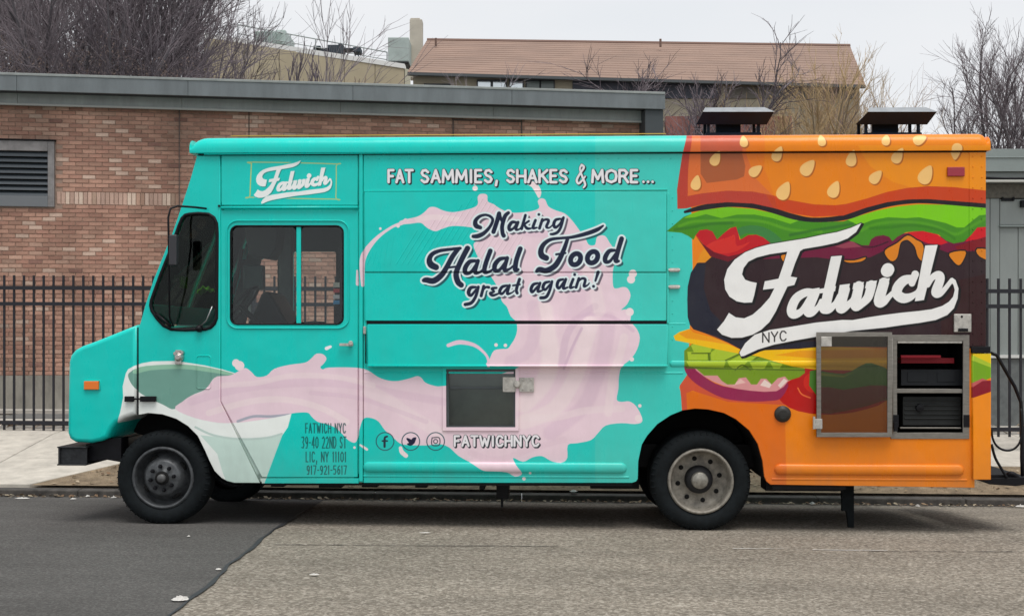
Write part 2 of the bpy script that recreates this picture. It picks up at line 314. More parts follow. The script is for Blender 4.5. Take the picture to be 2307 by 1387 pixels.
P((222, 46, 34), [(1588, 560), (1606, 545), (1640, 535), (1655, 530), (1660, 555), (1690, 545), (1660, 566), (1620, 572)], 3, .8); P((110, 0, 26), [(1566, 530), (1583, 550), (1608, 568), (1640, 578), (1680, 570), (1640, 590), (1600, 578)])
# lettuce
lt = [(1501, 522), (1520, 506), (1540, 489), (1560, 481), (1581, 474), (1638, 467), (1696, 471), (1742, 481), (1777, 491), (1846, 501), (1900, 499), (1929, 489), (1975, 475), (2021, 466), (2068, 461), (2137, 462), (2240, 470), (2240, 510), (2201, 513), (2188, 529), (2171, 545), (2148, 549), (2132, 543), (2114, 529), (2079, 521), (2056, 522), (2040, 524), (2021, 534), (2010, 544), (2003, 534), (1990, 530), (1972, 533), (1962, 540), (1957, 553), (1941, 553), (1925, 546), (1900, 540), (1860, 530), (1823, 540), (1777, 548), (1740, 551), (1719, 535), (1703, 529), (1685, 530), (1668, 540), (1663, 526), (1658, 511), (1645, 514), (1629, 527), (1615, 540), (1605, 522), (1592, 517), (1576, 519), (1567, 530), (1562, 541), (1550, 532), (1535, 525)]
ls = Shape().poly(lt); ls.paint((66, 142, 16)); LM = mask_of(ls)
P((58, 130, 60), [(1660, 516), (1690, 508), (1720, 512), (1745, 526), (1765, 548), (1735, 550), (1710, 530), (1680, 526), (1664, 534)], 2, 1, LM)
P((124, 204, 8), [(1540, 492), (1560, 480), (1581, 473), (1638, 466), (1696, 470), (1742, 480), (1800, 497), (1780, 505), (1740, 492), (1700, 484), (1660, 484), (1625, 492), (1590, 483), (1565, 490)], 0, .85, LM)
P((124, 208, 0), [(1905, 494), (1975, 474), (2021, 465), (2068, 460), (2137, 461), (2240, 468), (2240, 482), (2205, 486), (2190, 498), (2172, 513), (2155, 513), (2130, 503), (2100, 496), (2070, 490), (2040, 492), (2000, 490), (1965, 496), (1935, 508)], 0, 1, LM)
for q, c in [([(1530, 510), (1560, 500), (1600, 498), (1660, 496), (1720, 500), (1780, 518), (1850, 522)], (92, 168, 20)), ([(1940, 520), (1975, 505), (2040, 500), (2100, 508), (2150, 528), (2180, 515), (2220, 492)], (84, 162, 20)), ([(1520, 518), (1560, 512), (1600, 505), (1650, 503)], (48, 118, 22)), ([(1960, 515), (2010, 512), (2060, 508), (2120, 520), (2150, 538)], (52, 126, 10)), ([(1780, 530), (1830, 520), (1880, 512), (1920, 505)], (44, 110, 30))]:
    ST(c, q, 3.2, .8, LM, soft=4)
# top bun
bunb = [(1526, 471), (1546, 470), (1583, 461), (1638, 456), (1696, 459), (1742, 469), (1788, 482), (1834, 489), (1900, 486), (1952, 468), (1998, 456), (2044, 450), (2091, 449), (2183, 456), (2260, 463)]
ST((24, 14, 24), [(1543, 478, 3), (1583, 468, 6), (1638, 461, 6), (1696, 464, 6), (1742, 475, 6), (1788, 489, 6), (1834, 496, 5), (1900, 491, 6), (1952, 474, 6), (1998, 461, 6), (2044, 455, 5), (2091, 454, 5), (2183, 461, 5), (2260, 468, 5)])
P((196, 66, 24), [(1552, 285), (1546, 310), (1538, 342), (1529, 400), (1525, 428)]+bunb+[(2300, 285)])
P((208, 66, 10), [(1742, 440), (1800, 440), (2300, 410), (2300, 463), (2183, 456), (2091, 449), (2044, 450), (1998, 456), (1952, 468), (1900, 486), (1834, 489), (1788, 482), (1752, 471)])
P((190, 62, 44), [(1552, 285), (1546, 310), (1538, 342), (1529, 400), (1525, 428), (1526, 471), (1546, 470), (1583, 461), (1638, 456), (1696, 459), (1742, 469), (1720, 430), (1600, 430), (1575, 380), (1572, 285)])
inn = [(1562, 285), (1554, 342), (1550, 384), (1549, 442), (1581, 436), (1638, 430), (1696, 432), (1742, 441), (1777, 451), (1834, 461), (1881, 463), (1906, 460), (1952, 448), (1998, 433), (2044, 424), (2091, 420), (2148, 422), (2260, 434), (2300, 285)]
isd = Shape().poly(inn); isd.paint((240, 134, 2)); IM = mask_of(isd)
P((226, 112, 48), [(1540, 280), (1672, 280), (1680, 345), (1700, 400), (1745, 445), (1540, 450)], 0, 1, IM)
P((236, 120, 20), [(1672, 280), (1720, 280), (1722, 380), (1745, 445), (1700, 400), (1680, 345)], 0, .7, IM)
P((246, 148, 4), [(1930, 330), (1960, 375), (2010, 410), (2060, 425), (2300, 440), (2300, 330)], 0, 1, IM)
P((176, 92, 48), [(1578, 285), (1578, 392), (1592, 413), (1660, 405), (1676, 398), (1679, 375), (1671, 345), (1668, 285)], 0, 1, IM)
P((204, 92, 60), [(1578, 285), (1576, 342), (1671, 342), (1668, 285)], 0, 1, IM)
def seed(x, y, s, an, w=.62):
    a = R(an); ux, uy = math.cos(a), math.sin(a); q = []
    for k in range(14):
        t = 2*math.pi*k/14; lx = s*math.cos(t); lyy = s*w*math.sin(t)*(1-.42*math.cos(t))
        q.append((x+ux*lx-uy*lyy, y+uy*lx+ux*lyy))
    h = Shape().poly(q, 2); h.paint((168, 88, 20), off=(2.2, 2.5), alpha=.85, grow=.6); h.paint((250, 200, 122))
for x, y, s, an in [(1612, 358, 17, -63), (1568, 412, 17, -78), (1702, 385, 17, -38), (1766, 430, 22, -63), (1751, 348, 17, -66), (1820, 378, 21, -50), (1674, 320, 14, -90), (1849, 318, 14, -90), (1879, 427, 20, -66), (1918, 358, 18, -80), (1973, 399, 18, -48), (2022, 352, 18, -62), (2086, 394, 23, -62), (1994, 317, 14, -70), (2070, 316, 17, -28), (2152, 343, 18, 93)]:
    seed(x, y, s, an)
# rear corner strip of the print
P((238, 205, 20), [(2188, 786), (2260, 786), (2260, 836), (2188, 836)]); P((120, 170, 20), [(2188, 805), (2205, 815), (2235, 826), (2235, 848), (2188, 868)]); P((176, 203, 50), [(2188, 800), (2235, 822), (2235, 830), (2188, 812)])
P((196, 90, 90), [(2188, 862), (2210, 852), (2235, 862), (2188, 880)]); P((138, 8, 34), [(2188, 872), (2210, 858), (2240, 856), (2240, 878), (2188, 896)]); P((248, 144, 20), [(2188, 896), (2240, 880), (2240, 1140), (2188, 1140)])
# --- the big script word, its swash and its small copy
za = lambda q: Zm(1600, 490, 4.203, q); zb = lambda q: Zm(1920, 530, 5.335, q)
def fat(mapf=lambda q: q):
    s = Shape()
    s.poly(mapf(za([(1430, 55), (1330, 100), (1200, 140), (1060, 165), (900, 200), (740, 225), (560, 255), (430, 290), (330, 330), (230, 400), (160, 490), (130, 590), (140, 680), (180, 750), (250, 795), (320, 808), (395, 805), (415, 740), (440, 620), (380, 608), (330, 590), (300, 540), (315, 480), (360, 420), (440, 380), (560, 350), (728, 325), (690, 450), (645, 580), (515, 605), (498, 685), (605, 672), (560, 760), (480, 850), (400, 920), (320, 955), (240, 945), (175, 903), (130, 980), (62, 1062), (110, 1110), (200, 1140), (300, 1138), (400, 1110), (480, 1065), (560, 990), (620, 890), (670, 780), (730, 655), (795, 640), (822, 570), (760, 560), (800, 440), (850, 320), (880, 300), (1060, 270), (1200, 240), (1300, 200), (1380, 140)])))
    s.poly(mapf(za([(290, 1315), (275, 1280), (330, 1190), (420, 1110), (560, 1065), (760, 1035), (1000, 995), (1250, 970)])+zb([(0, 1020), (200, 985), (400, 955), (600, 930), (800, 910), (950, 890), (1080, 850), (1160, 800), (1210, 740), (1230, 660), (1215, 600), (1180, 560), (1200, 510), (1240, 540), (1275, 640), (1265, 760), (1220, 880), (1140, 960), (1000, 1020), (800, 1055), (600, 1080), (400, 1110), (200, 1130), (0, 1150)])+za([(1000, 1130), (800, 1165), (600, 1205), (450, 1250), (320, 1310)])))
    for q in [[(975, 715, 38), (900, 712, 38), (815, 765, 42), (770, 860, 44), (785, 915, 44), (860, 890, 30), (930, 780, 24), (960, 720, 26)], [(990, 720, 42), (925, 880, 46), (960, 900, 36), (1020, 850, 24), (1050, 790, 20)],
              [(1080, 865, 48), (1120, 865, 42), (1180, 820, 26), (1220, 740, 20)], [(1278, 680, 42), (1232, 850, 46), (1270, 850, 40), (1340, 790, 24), (1370, 720, 20)]]:
        s.stroke(mapf(za(q)))
    s.poly(mapf(za([(1143, 370), (1247, 362), (1128, 885), (1030, 880)]))); s.poly(mapf(za([(1030, 678), (1190, 650), (1180, 700), (1020, 722)]))); s.poly(mapf(za([(940, 680), (1035, 665), (1020, 740), (930, 750)]))); s.poly(mapf(za([(1225, 640), (1322, 628), (1300, 720), (1210, 720)])))
    for q in [[(80, 610, 56), (35, 830, 60), (70, 850, 50), (150, 800, 34), (190, 740, 30)], [(230, 600, 56), (190, 740, 52), (120, 820, 44)], [(380, 570, 60), (320, 790, 62), (370, 800, 50), (440, 740, 32), (480, 700, 30)], [(700, 525, 48), (620, 545, 56), (550, 620, 60), (535, 700, 60), (600, 755, 60), (690, 745, 46), (770, 690, 26), (800, 640, 20)],
              [(755, 470, 44), (715, 580, 38)], [(905, 600, 30), (960, 510, 36), (1035, 480, 50), (1055, 530, 52), (1005, 680, 56), (1040, 700, 46), (1100, 660, 30), (1195, 540, 26)]]:
        s.stroke(mapf(zb(q)))
    s.poly(mapf(zb([(875, 125), (1025, 118), (860, 780), (750, 795)]))); s.stroke(mapf(zb([(418, 430, 74), (428, 412, 74)])))
    s.poly(mapf(zb([(170, 560), (297, 545), (280, 620), (150, 640)]))); s.poly(mapf(zb([(325, 530), (450, 515), (430, 600), (310, 620)]))); s.poly(mapf(zb([(15, 575), (140, 562), (120, 640), (0, 650)])))
    return s
big = fat(); big.paint((8, 6, 10), grow=2.6, off=(3, 2.6)); big.paint((8, 6, 10), grow=1.6); big.paint((244, 243, 240))
small = fat(lambda q: [(572+(p[0]-1616)*.3235, 362.5+(p[1]-503)*.323)+tuple(v*.335 for v in p[2:]) for p in q])
SMALL_BOX = [(566, 369), (572, 366), (752, 370), (757, 376), (756, 444), (750, 449), (568, 445), (563, 440)]
ST((196, 205, 110), SMALL_BOX+[SMALL_BOX[0]], 1.3, .75); ST((196, 205, 110), [(566, 369), (563, 440)], 1.1, .7)
small.paint(TEAL, grow=3); small.paint((0, 120, 116), off=(2, 2), grow=.4, alpha=.7); small.paint((244, 248, 246), grow=.35)
# --- block letters
G = {'A': [[(0, 0), (.5, 1), (1, 0)], [(.2, .34), (.8, .34)]], 'C': [[(.95, .82), (.7, 1), (.3, 1), (.03, .7), (.03, .3), (.3, 0), (.7, 0), (.95, .18)]], 'D': [[(0, 0), (0, 1), (.5, 1), (.95, .7), (.95, .3), (.5, 0), (0, 0)]], 'E': [[(.9, 0), (0, 0), (0, 1), (.9, 1)], [(0, .52), (.8, .52)]],
     'F': [[(0, 0), (0, 1), (.9, 1)], [(0, .5), (.8, .5)]], 'H': [[(0, 0), (0, 1)], [(1, 0), (1, 1)], [(0, .5), (1, .5)]], 'I': [[(.5, 0), (.5, 1)]], 'K': [[(0, 0), (0, 1)], [(.95, 1), (0, .42)], [(.3, .6), (1, 0)]], 'L': [[(0, 1), (0, 0), (.9, 0)]], 'M': [[(0, 0), (.08, 1), (.5, .25), (.92, 1), (1, 0)]],
     'N': [[(0, 0), (0, 1), (1, 0), (1, 1)]], 'O': [[(.5, 1), (.1, .85), (0, .5), (.1, .15), (.5, 0), (.9, .15), (1, .5), (.9, .85), (.5, 1)]], 'R': [[(0, 0), (0, 1), (.6, 1), (.9, .78), (.6, .5), (0, .5)], [(.5, .5), (1, 0)]], 'S': [[(.92, .84), (.6, 1), (.2, .95), (.05, .75), (.25, .56), (.75, .44), (.95, .25), (.75, .04), (.4, 0), (.04, .16)]],
     'T': [[(.5, 0), (.5, 1)], [(0, 1), (1, 1)]], 'W': [[(0, 1), (.25, 0), (.5, .75), (.75, 0), (1, 1)]], 'Y': [[(0, 1), (.5, .45), (1, 1)], [(.5, .45), (.5, 0)]], '0': [[(.5, 1), (.05, .8), (.05, .2), (.5, 0), (.95, .2), (.95, .8), (.5, 1)]], '1': [[(.2, .85), (.5, 1), (.5, 0)]], '2': [[(.05, .85), (.5, 1), (.95, .8), (.8, .5), (.05, 0), (.95, 0)]],
     '3': [[(.05, .95), (.7, 1), (.92, .78), (.5, .53), (.95, .25), (.6, 0), (.05, .05)]], '4': [[(.75, 0), (.75, 1), (.02, .28), (1, .28)]], '5': [[(.9, 1), (.1, 1), (.08, .56), (.7, .6), (.95, .3), (.6, 0), (.05, .05)]], '6': [[(.85, 1), (.3, .85), (.05, .35), (.4, 0), (.9, .1), (.9, .5), (.5, .6), (.1, .4)]], '7': [[(.02, 1), (.95, 1), (.4, 0)]],
     '9': [[(.9, .6), (.5, .4), (.1, .55), (.1, .9), (.5, 1), (.9, .85), (.9, .5), (.6, 0), (.2, 0)]], '-': [[(.1, .48), (.9, .48)]], ',': [[(.6, .1), (.3, -.25)]], '.': [[(.5, .03), (.52, .03)]]}
WD = {'I': .28, '1': .4, 'M': 1.15, 'W': 1.3, ',': .3, '.': .25, '-': .5, 'O': 1.1, ' ': .5, 'E': .7, 'F': .7, 'L': .7, 'S': .8}
def text(s, x0, x1, y0, y1, r, gap=.38, slope=0, wd=WD):       # y0 = base line, y1 = cap height, photo pixels
    tot = sum(wd.get(c, .9) for c in s)+gap*(len(s)-1); k = (x1-x0)/tot; x = x0; sh = Shape()
    for c in s:
        wdt = wd.get(c, .9)*k
        for st in G.get(c, []):
            sh.stroke([(x+u*wdt, y0+(y1-y0)*v+slope*(x-x0), r) for u, v in st], smooth=0)
        x += wdt+gap*k
    return sh
def shadow_text(sh, d=2.2, g=1.2):
    sh.paint((10, 30, 40), grow=g, off=(d, d)); sh.paint((10, 30, 40), grow=g*.9); sh.paint((243, 240, 243))
for s_, a, b in [('FAT', 875, 929), ('SAMMIES,', 949, 1121), ('SHAKES', 1142, 1277), ('MORE', 1334, 1436), ('...', 1447, 1472)]:
    shadow_text(text(s_, a, b, 411, 384, 3.0, gap=.34 if s_ != 'SAMMIES,' else .36))
amp = Shape().stroke([(1310, 372, 2.6), (1315, 378, 2.6), (1306, 392, 2.4), (1299, 406, 2.6), (1303, 414, 2.6), (1312, 406, 2), (1318, 398, 1.8)]).stroke([(1310, 372, 2.4), (1306, 382, 2), (1312, 400, 2.4), (1318, 416, 2.4), (1314, 423, 2)]); shadow_text(amp, 2, 1.1)
shadow_text(text('FATWICHNYC', 1024, 1213, 1004, 982, 2.5, gap=.4), 2.2, 1.0)
for s_, a, b, y0, y1 in [('FATWICH NYC', 688, 778, 975, 954), ('39-40 22ND ST', 679, 779, 1009, 984), ('LIC, NY 11101', 689, 779, 1040, 1018), ('917-921-5617', 691, 780, 1068, 1049)]:
    text(s_, a, b, y0, y1, 1.25, gap=.5).paint((4, 84, 84), alpha=.92)
text('NYC', 1718, 1771, 771, 750, 1.5, gap=.35, slope=-.09).paint((30, 26, 28))
for x in (867, 925, 981):
    ring = [(x+20*math.cos(a), 994+20*math.sin(a), 1.1) for a in np.linspace(0, 2*math.pi, 28)]
    Shape().stroke(ring, smooth=0).paint((40, 84, 96))
ST((20, 40, 60), [(872, 983, 2), (867, 985, 2.4), (866, 992, 2.6), (866, 1006, 2.6)]); ST((20, 40, 60), [(861, 993, 1.8), (872, 993, 1.8)])
ST((20, 24, 60), [(917, 988, 2), (922, 992, 4), (928, 996, 5), (932, 990, 4.5), (936, 986, 1.5)]); ST((20, 24, 60), [(918, 1000, 1.5), (924, 1000, 4), (930, 996, 4)])
ST((70, 70, 84), [(973, 986), (989, 986), (989, 1002), (973, 1002), (973, 986)], 1.2); ST((70, 70, 84), [(981+4.5*math.cos(a), 994+4.5*math.sin(a)) for a in np.linspace(0, 6.283, 12)], 1.1)
# --- brush script slogan
A_ = lambda q: Zm(940, 460, 5.779, q); B_ = lambda q: Zm(1180, 460, 5.779, q)
scr = Shape()
for q in [[(820, 310, 24), (765, 285, 30), (757, 225, 26), (805, 170, 20), (880, 145, 15), (950, 165, 16), (982, 215, 18), (945, 300, 19), (870, 380, 24), (795, 418, 28), (730, 425, 22)], [(1065, 128, 27), (1040, 220, 27), (992, 365, 27)], [(1070, 135, 20), (1085, 190, 20), (1112, 235, 18)], [(1185, 118, 20), (1140, 165, 25), (1105, 290, 25), (1110, 380, 25), (1125, 415, 26)],
          [(1290, 245, 15), (1235, 240, 20), (1195, 295, 22), (1205, 340, 20), (1255, 315, 13), (1300, 240, 12)], [(1312, 240, 17), (1283, 330, 18), (1330, 330, 10), (1360, 290, 9)],
          [(245, 825, 38), (180, 790, 42), (158, 725, 34), (195, 655, 27), (290, 612, 22), (430, 592, 19), (560, 578, 18)], [(530, 592, 27), (462, 680, 31), (380, 830, 32), (312, 930, 36), (215, 1000, 38), (120, 990, 34), (85, 995, 24)], [(655, 578, 33), (590, 700, 33), (530, 830, 33), (505, 920, 35), (530, 1015, 36), (572, 1055, 34)], [(400, 830, 13), (560, 810, 13)],
          [(770, 742, 18), (685, 752, 26), (626, 830, 30), (628, 895, 28), (695, 890, 20), (765, 790, 16)], [(790, 742, 24), (752, 885, 26), (810, 890, 16), (860, 850, 13)], [(950, 612, 29), (890, 780, 29), (875, 880, 28), (930, 885, 17), (985, 850, 12)], [(1150, 705, 18), (1070, 722, 26), (1012, 790, 30), (1010, 860, 28), (1070, 860, 20), (1145, 760, 16)], [(1170, 705, 24), (1134, 855, 26), (1195, 850, 15), (1245, 810, 12)], [(1340, 585, 30), (1290, 730, 30), (1275, 850, 31), (1312, 855, 18)],
          [(760, 1082, 15), (695, 1092, 22), (668, 1155, 24), (700, 1190, 18), (765, 1115, 14)], [(795, 1080, 18), (762, 1200, 19), (705, 1285, 21), (625, 1308, 21)], [(865, 1072, 19), (832, 1195, 19)], [(845, 1135, 11), (890, 1085, 14), (930, 1085, 18)], [(1030, 1092, 14), (972, 1102, 17), (1000, 1140, 12), (952, 1162, 19), (985, 1190, 17), (1060, 1165, 10)], [(1170, 1062, 14), (1105, 1080, 19), (1072, 1140, 20), (1105, 1168, 16), (1172, 1090, 12)], [(1200, 1060, 17), (1172, 1165, 18), (1230, 1155, 9), (1260, 1130, 8)], [(1330, 980, 19), (1290, 1110, 19), (1300, 1160, 18)], [(1245, 1062, 11), (1335, 1048, 11)]]:
    scr.stroke(A_(q))
ell = lambda cx, cy, rx, ry, r: [(cx+rx*math.cos(a)+.2*ry*math.sin(a), cy-ry*math.sin(a), r) for a in np.linspace(0, 2*math.pi, 14)]
for q in [[(20, 150, 17), (-30, 325, 18)], [(65, 225, 13), (10, 270, 13), (42, 320, 18), (95, 320, 10)], [(150, 215, 17), (118, 312, 18), (170, 310, 9)], [(195, 140, 17)], [(240, 205, 17), (203, 318, 18)], [(215, 255, 11), (270, 208, 14), (322, 218, 17), (293, 298, 17), (330, 312, 10), (380, 270, 8)], [(470, 197, 14), (412, 212, 18), (388, 270, 20), (412, 308, 18), (470, 260, 13), (500, 190, 12)], [(515, 180, 16), (482, 300, 17), (440, 368, 18), (385, 393, 17), (350, 395, 14)],
          [(290, 705, 36), (232, 672, 38), (222, 600, 33), (262, 522, 27), (350, 465, 21), (480, 447, 17), (620, 435, 19), (800, 392, 25), (950, 338, 25), (1030, 285, 11)], [(565, 465, 22), (522, 590, 27), (470, 705, 32), (400, 810, 35), (290, 868, 35), (205, 852, 32), (165, 875, 18)], [(420, 658, 13), (538, 640, 13)], ell(672, 720, 64, 72, 31), ell(893, 695, 66, 74, 31),
          [(1180, 605, 18), (1110, 615, 26), (1060, 690, 30), (1062, 750, 27), (1120, 745, 19), (1190, 650, 15)], [(1270, 455, 30), (1220, 620, 29), (1195, 735, 30), (1232, 745, 16)], [(180, 1032, 14), (122, 1050, 19), (93, 1110, 20), (113, 1145, 17), (180, 1070, 12)], [(210, 1030, 17), (182, 1135, 18), (240, 1125, 10)], [(330, 1012, 14), (272, 1030, 19), (248, 1088, 20), (280, 1115, 16), (340, 1045, 12)], [(365, 1010, 17), (337, 1120, 18), (290, 1208, 20), (220, 1222, 20)],
          [(510, 982, 14), (452, 1000, 19), (432, 1065, 20), (460, 1095, 16), (520, 1010, 12)], [(545, 980, 17), (512, 1095, 18), (570, 1085, 10)], [(640, 980, 17), (603, 1085, 18), (650, 1080, 10)], [(660, 920, 18)], [(715, 970, 17), (678, 1085, 18)], [(692, 1025, 11), (750, 972, 14), (798, 985, 17), (782, 1070, 17), (830, 1055, 9), (850, 1030, 7)], [(965, 890, 21), (930, 1000, 12)], [(905, 1072, 18)]]:
    scr.stroke(B_(q))
scr.paint((14, 30, 60), grow=2.4, off=(5.5, 5.5), alpha=.85); scr.paint((230, 244, 246), grow=4.3); scr.paint((8, 24, 56), grow=.3)
img = np.clip(img, 0, 1)
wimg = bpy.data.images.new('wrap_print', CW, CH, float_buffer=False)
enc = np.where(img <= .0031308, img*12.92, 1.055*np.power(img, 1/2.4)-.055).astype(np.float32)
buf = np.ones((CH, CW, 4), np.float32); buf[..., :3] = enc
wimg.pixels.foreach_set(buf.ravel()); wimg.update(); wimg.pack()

def wrapmat():
    m = bpy.data.materials.new('printed_vinyl_wrap'); m.use_nodes = True; nt = m.node_tree; N, L = nt.nodes, nt.links; b = N['Principled BSDF']
    im = N.new('ShaderNodeTexImage'); im.image = wimg; im.interpolation = 'Linear'; im.extension = 'EXTEND'
    tcn = N.new('ShaderNodeTexCoord'); sx = N.new('ShaderNodeSeparateXYZ'); L.new(tcn.outputs['Object'], sx.inputs[0])
    fx = N.new('ShaderNodeMapRange'); fx.clamp = False; fx.inputs[1].default_value = X0; fx.inputs[2].default_value = X1
    fz = N.new('ShaderNodeMapRange'); fz.clamp = False; fz.inputs[1].default_value = Z0; fz.inputs[2].default_value = Z1
    cb = N.new('ShaderNodeCombineXYZ'); L.new(sx.outputs[0], fx.inputs[0]); L.new(sx.outputs[2], fz.inputs[0]); L.new(fx.outputs[0], cb.inputs[0]); L.new(fz.outputs[0], cb.inputs[1]); L.new(cb.outputs[0], im.inputs[0])
    # road film and streaks, stronger low down
    n = N.new('ShaderNodeTexNoise'); n.inputs['Scale'].default_value = 2.2; n.inputs['Detail'].default_value = 9; n.inputs['Roughness'].default_value = .7
    mp = N.new('ShaderNodeMapping'); mp.inputs['Scale'].default_value = (2.4, 1, .8); L.new(tcn.outputs['Object'], mp.inputs[0]); L.new(mp.outputs[0], n.inputs[0])
    dr = N.new('ShaderNodeMapRange'); dr.inputs[1].default_value = .42; dr.inputs[2].default_value = .8; dr.inputs[3].default_value = 0; dr.inputs[4].default_value = .11; L.new(n.outputs[0], dr.inputs[0])
    lo = N.new('ShaderNodeMapRange'); lo.inputs[1].default_value = .3; lo.inputs[2].default_value = .75; lo.inputs[3].default_value = .38; lo.inputs[4].default_value = 0; L.new(sx.outputs[2], lo.inputs[0])
    ml = N.new('ShaderNodeMath'); ml.operation = 'MULTIPLY_ADD'; L.new(lo.outputs[0], ml.inputs[0]); L.new(n.outputs[0], ml.inputs[1]); L.new(dr.outputs[0], ml.inputs[2])
    mx = N.new('ShaderNodeMix'); mx.data_type = 'RGBA'; L.new(ml.outputs[0], mx.inputs[0]); L.new(im.outputs[0], mx.inputs[6]); mx.inputs[7].default_value = (.15, .14, .12, 1)
    L.new(mx.outputs[2], b.inputs['Base Color'])
    rr = N.new('ShaderNodeMapRange'); rr.inputs[3].default_value = .16; rr.inputs[4].default_value = .42; L.new(n.outputs[0], rr.inputs[0]); L.new(rr.outputs[0], b.inputs['Roughness'])
    w1 = N.new('ShaderNodeTexNoise'); w1.inputs['Scale'].default_value = 1.7; w1.inputs['Detail'].default_value = 3; L.new(tcn.outputs['Object'], w1.inputs[0])
    bp = N.new('ShaderNodeBump'); bp.inputs['Strength'].default_value = .6; bp.inputs['Distance'].default_value = .03; L.new(w1.outputs[0], bp.inputs['Height']); L.new(bp.outputs[0], b.inputs['Normal'])
    b.inputs['Specular IOR Level'].default_value = .32
    return m
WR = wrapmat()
# ------------------------------------------------------------ the food truck
truck = empty('food_truck', (0, 0, 0), -YAW, label='turquoise and orange food truck with pink milkshake and giant hamburger print, at the kerb', cat='food truck')
DW = 2.2                                      # width of the body
def plate(name, outer, holes=(), ly=0.0, th=.03, m=None, parent=truck, bev=.0, kind=None, conv=True):
    """sheet cut from an outline in photo pixels (or metres when conv is False), front face at y = ly"""
    cu = bpy.data.curves.new(name, 'CURVE'); cu.dimensions = '2D'; cu.fill_mode = 'BOTH'
    for loop in [outer, *holes]:
        pts = Tn(loop, ly) if conv else loop
        sp = cu.splines.new('POLY'); sp.points.add(len(pts)-1); sp.use_cyclic_u = True
        for i, p in enumerate(pts): sp.points[i].co = (p[0], p[1], 0, 1)
    cu.extrude = th/2-bev; cu.bevel_depth = bev; cu.bevel_resolution = 2; cu.offset = -bev
    tmp = bpy.data.objects.new('t', cu); COL.objects.link(tmp)
    me = bpy.data.meshes.new_from_object(tmp.evaluated_get(bpy.context.evaluated_depsgraph_get()))
    bpy.data.objects.remove(tmp); bpy.data.curves.remove(cu)
    n = len(me.vertices); co = np.zeros(n*3, np.float32); me.vertices.foreach_get('co', co); co = co.reshape(-1, 3)
    new = np.stack([co[:, 0], co[:, 2]+ly+th/2, co[:, 1]], 1); me.vertices.foreach_set('co', new.ravel()); me.update()
    bm = bmesh.new(); bm.from_mesh(me); bmesh.ops.remove_doubles(bm, verts=bm.verts, dist=1e-5); bmesh.ops.recalc_face_normals(bm, faces=bm.faces); bm.to_mesh(me); bm.free()
    me.materials.clear(); me.name = name
    o = link(name, me, m, parent)
    if kind: o['kind'] = kind
    return o
def rrect(x0, y0, x1, y1, r, n=5):
    out = []
    for cx, cy, a0 in [(x1-r, y0+r, -90), (x1-r, y1-r, 0), (x0+r, y1-r, 90), (x0+r, y0+r, 180)]:
        for k in range(n+1):
            a = R(a0+90*k/n); out.append((cx+r*math.cos(a), cy+r*math.sin(a)))
    return out
def pbox(name, x0, y0, x1, y1, ly0, ly1, m, parent=truck, bevel=.003, **k):   # box from a pixel rectangle on the side
    a = T(x0, y1, ly0); b = T(x1, y0, ly0)
    return MB().box(a[0], b[0], ly0, ly1, a[1], b[1]).obj(name, m, parent, bevel=bevel, **k)
def loc3(px, py, ly=0.0): p = T(px, py, ly); return (p[0], ly, p[1])

arch_f = [(243, 985), (252, 965), (262, 953), (280, 942), (302, 935), (334, 930), (366, 933), (397, 943), (423, 959), (445, 981), (461, 1013), (472, 1038), (483, 1060), (499, 1076), (512, 1083), (528, 1087)]
arch_r = [(1424, 1087), (1433, 1084), (1437, 1078), (1438, 1038), (1446, 1001), (1458, 981), (1481, 955), (1511, 935), (1538, 924), (1566, 920), (1596, 922), (1631, 930), (1658, 944), (1688, 969), (1707, 999), (1718, 1038), (1722, 1073), (1727, 1084), (1736, 1091)]
front_edge = [(445, 346), (430, 400), (410, 462), (388, 526), (366, 580), (346, 630), (328, 685), (316, 728)]
qwin = Zm(100, 440, 3.468, [(1130, 148), (1200, 142), (1285, 148), (1325, 175), (1345, 220), (1350, 300), (1345, 960), (1330, 1000), (1300, 1030), (1260, 1045), (1100, 1050), (990, 1045), (930, 1015), (880, 960), (840, 900), (830, 860), (835, 820), (900, 640), (980, 440), (1050, 240), (1075, 180), (1100, 155)])
dwin = rrect(520, 509, 773, 730, 15)
# cab side (between the bonnet seam and the door)
plate('cab_side_panel', front_edge+[(312, 737), (312, 934)]+arch_f[5:]+[(586, 1087), (496, 904), (496, 346)], [qwin], 0, .03, WR, bev=.004)
# header above the door
plate('door_header_panel', [(499, 346), (806, 346), (806, 462), (499, 462)], [], 0, .03, WR, bev=.003)
MB().tube([loc3(499, 468, -.012), loc3(806, 467, -.012)], .012, 8).obj('door_rain_gutter', WR, truck, smooth=True)
# sliding door with a sash window
door = plate('sliding_door', [(498, 474), (806, 474), (806, 1074), (590, 1074), (498, 903)], [dwin], .004, .03, WR, bev=.004)
MB().tube([loc3(x, y, -.001) for x, y in rrect(511, 497, 786, 739, 24)], .006, 6, closed=True).obj('window_surround', WR, door, smooth=True)
MB().tube([loc3(x, y, .005) for x, y in dwin], .008, 6, closed=True).obj('window_seal', black, door, smooth=True)
a = T(668, 728, .012); b = T(678, 511, .012); MB().box(a[0], b[0], .008, .03, a[1], b[1]).obj('sash_bar', WR, door, bevel=.002)
gl = glass('cab_window_glass', (.88, .91, .91), .0)
gs = glass('windscreen_glass', (.74, .84, .76), .0, ior=1.12)
gq = glass('quarter_glass', (.66, .76, .70), .0, ior=1.3)
for q in (rrect(522, 511, 667, 729, 12), rrect(679, 511, 772, 729, 12)): plate('window_pane', q, [], .018, .005, gl, parent=door)
plate('quarter_window_pane', qwin, [], .012, .005, gq)
MB().tube([loc3(x, y, .0) for x, y in qwin], .014, 8, closed=True).obj('quarter_window_seal', black, truck, smooth=True)
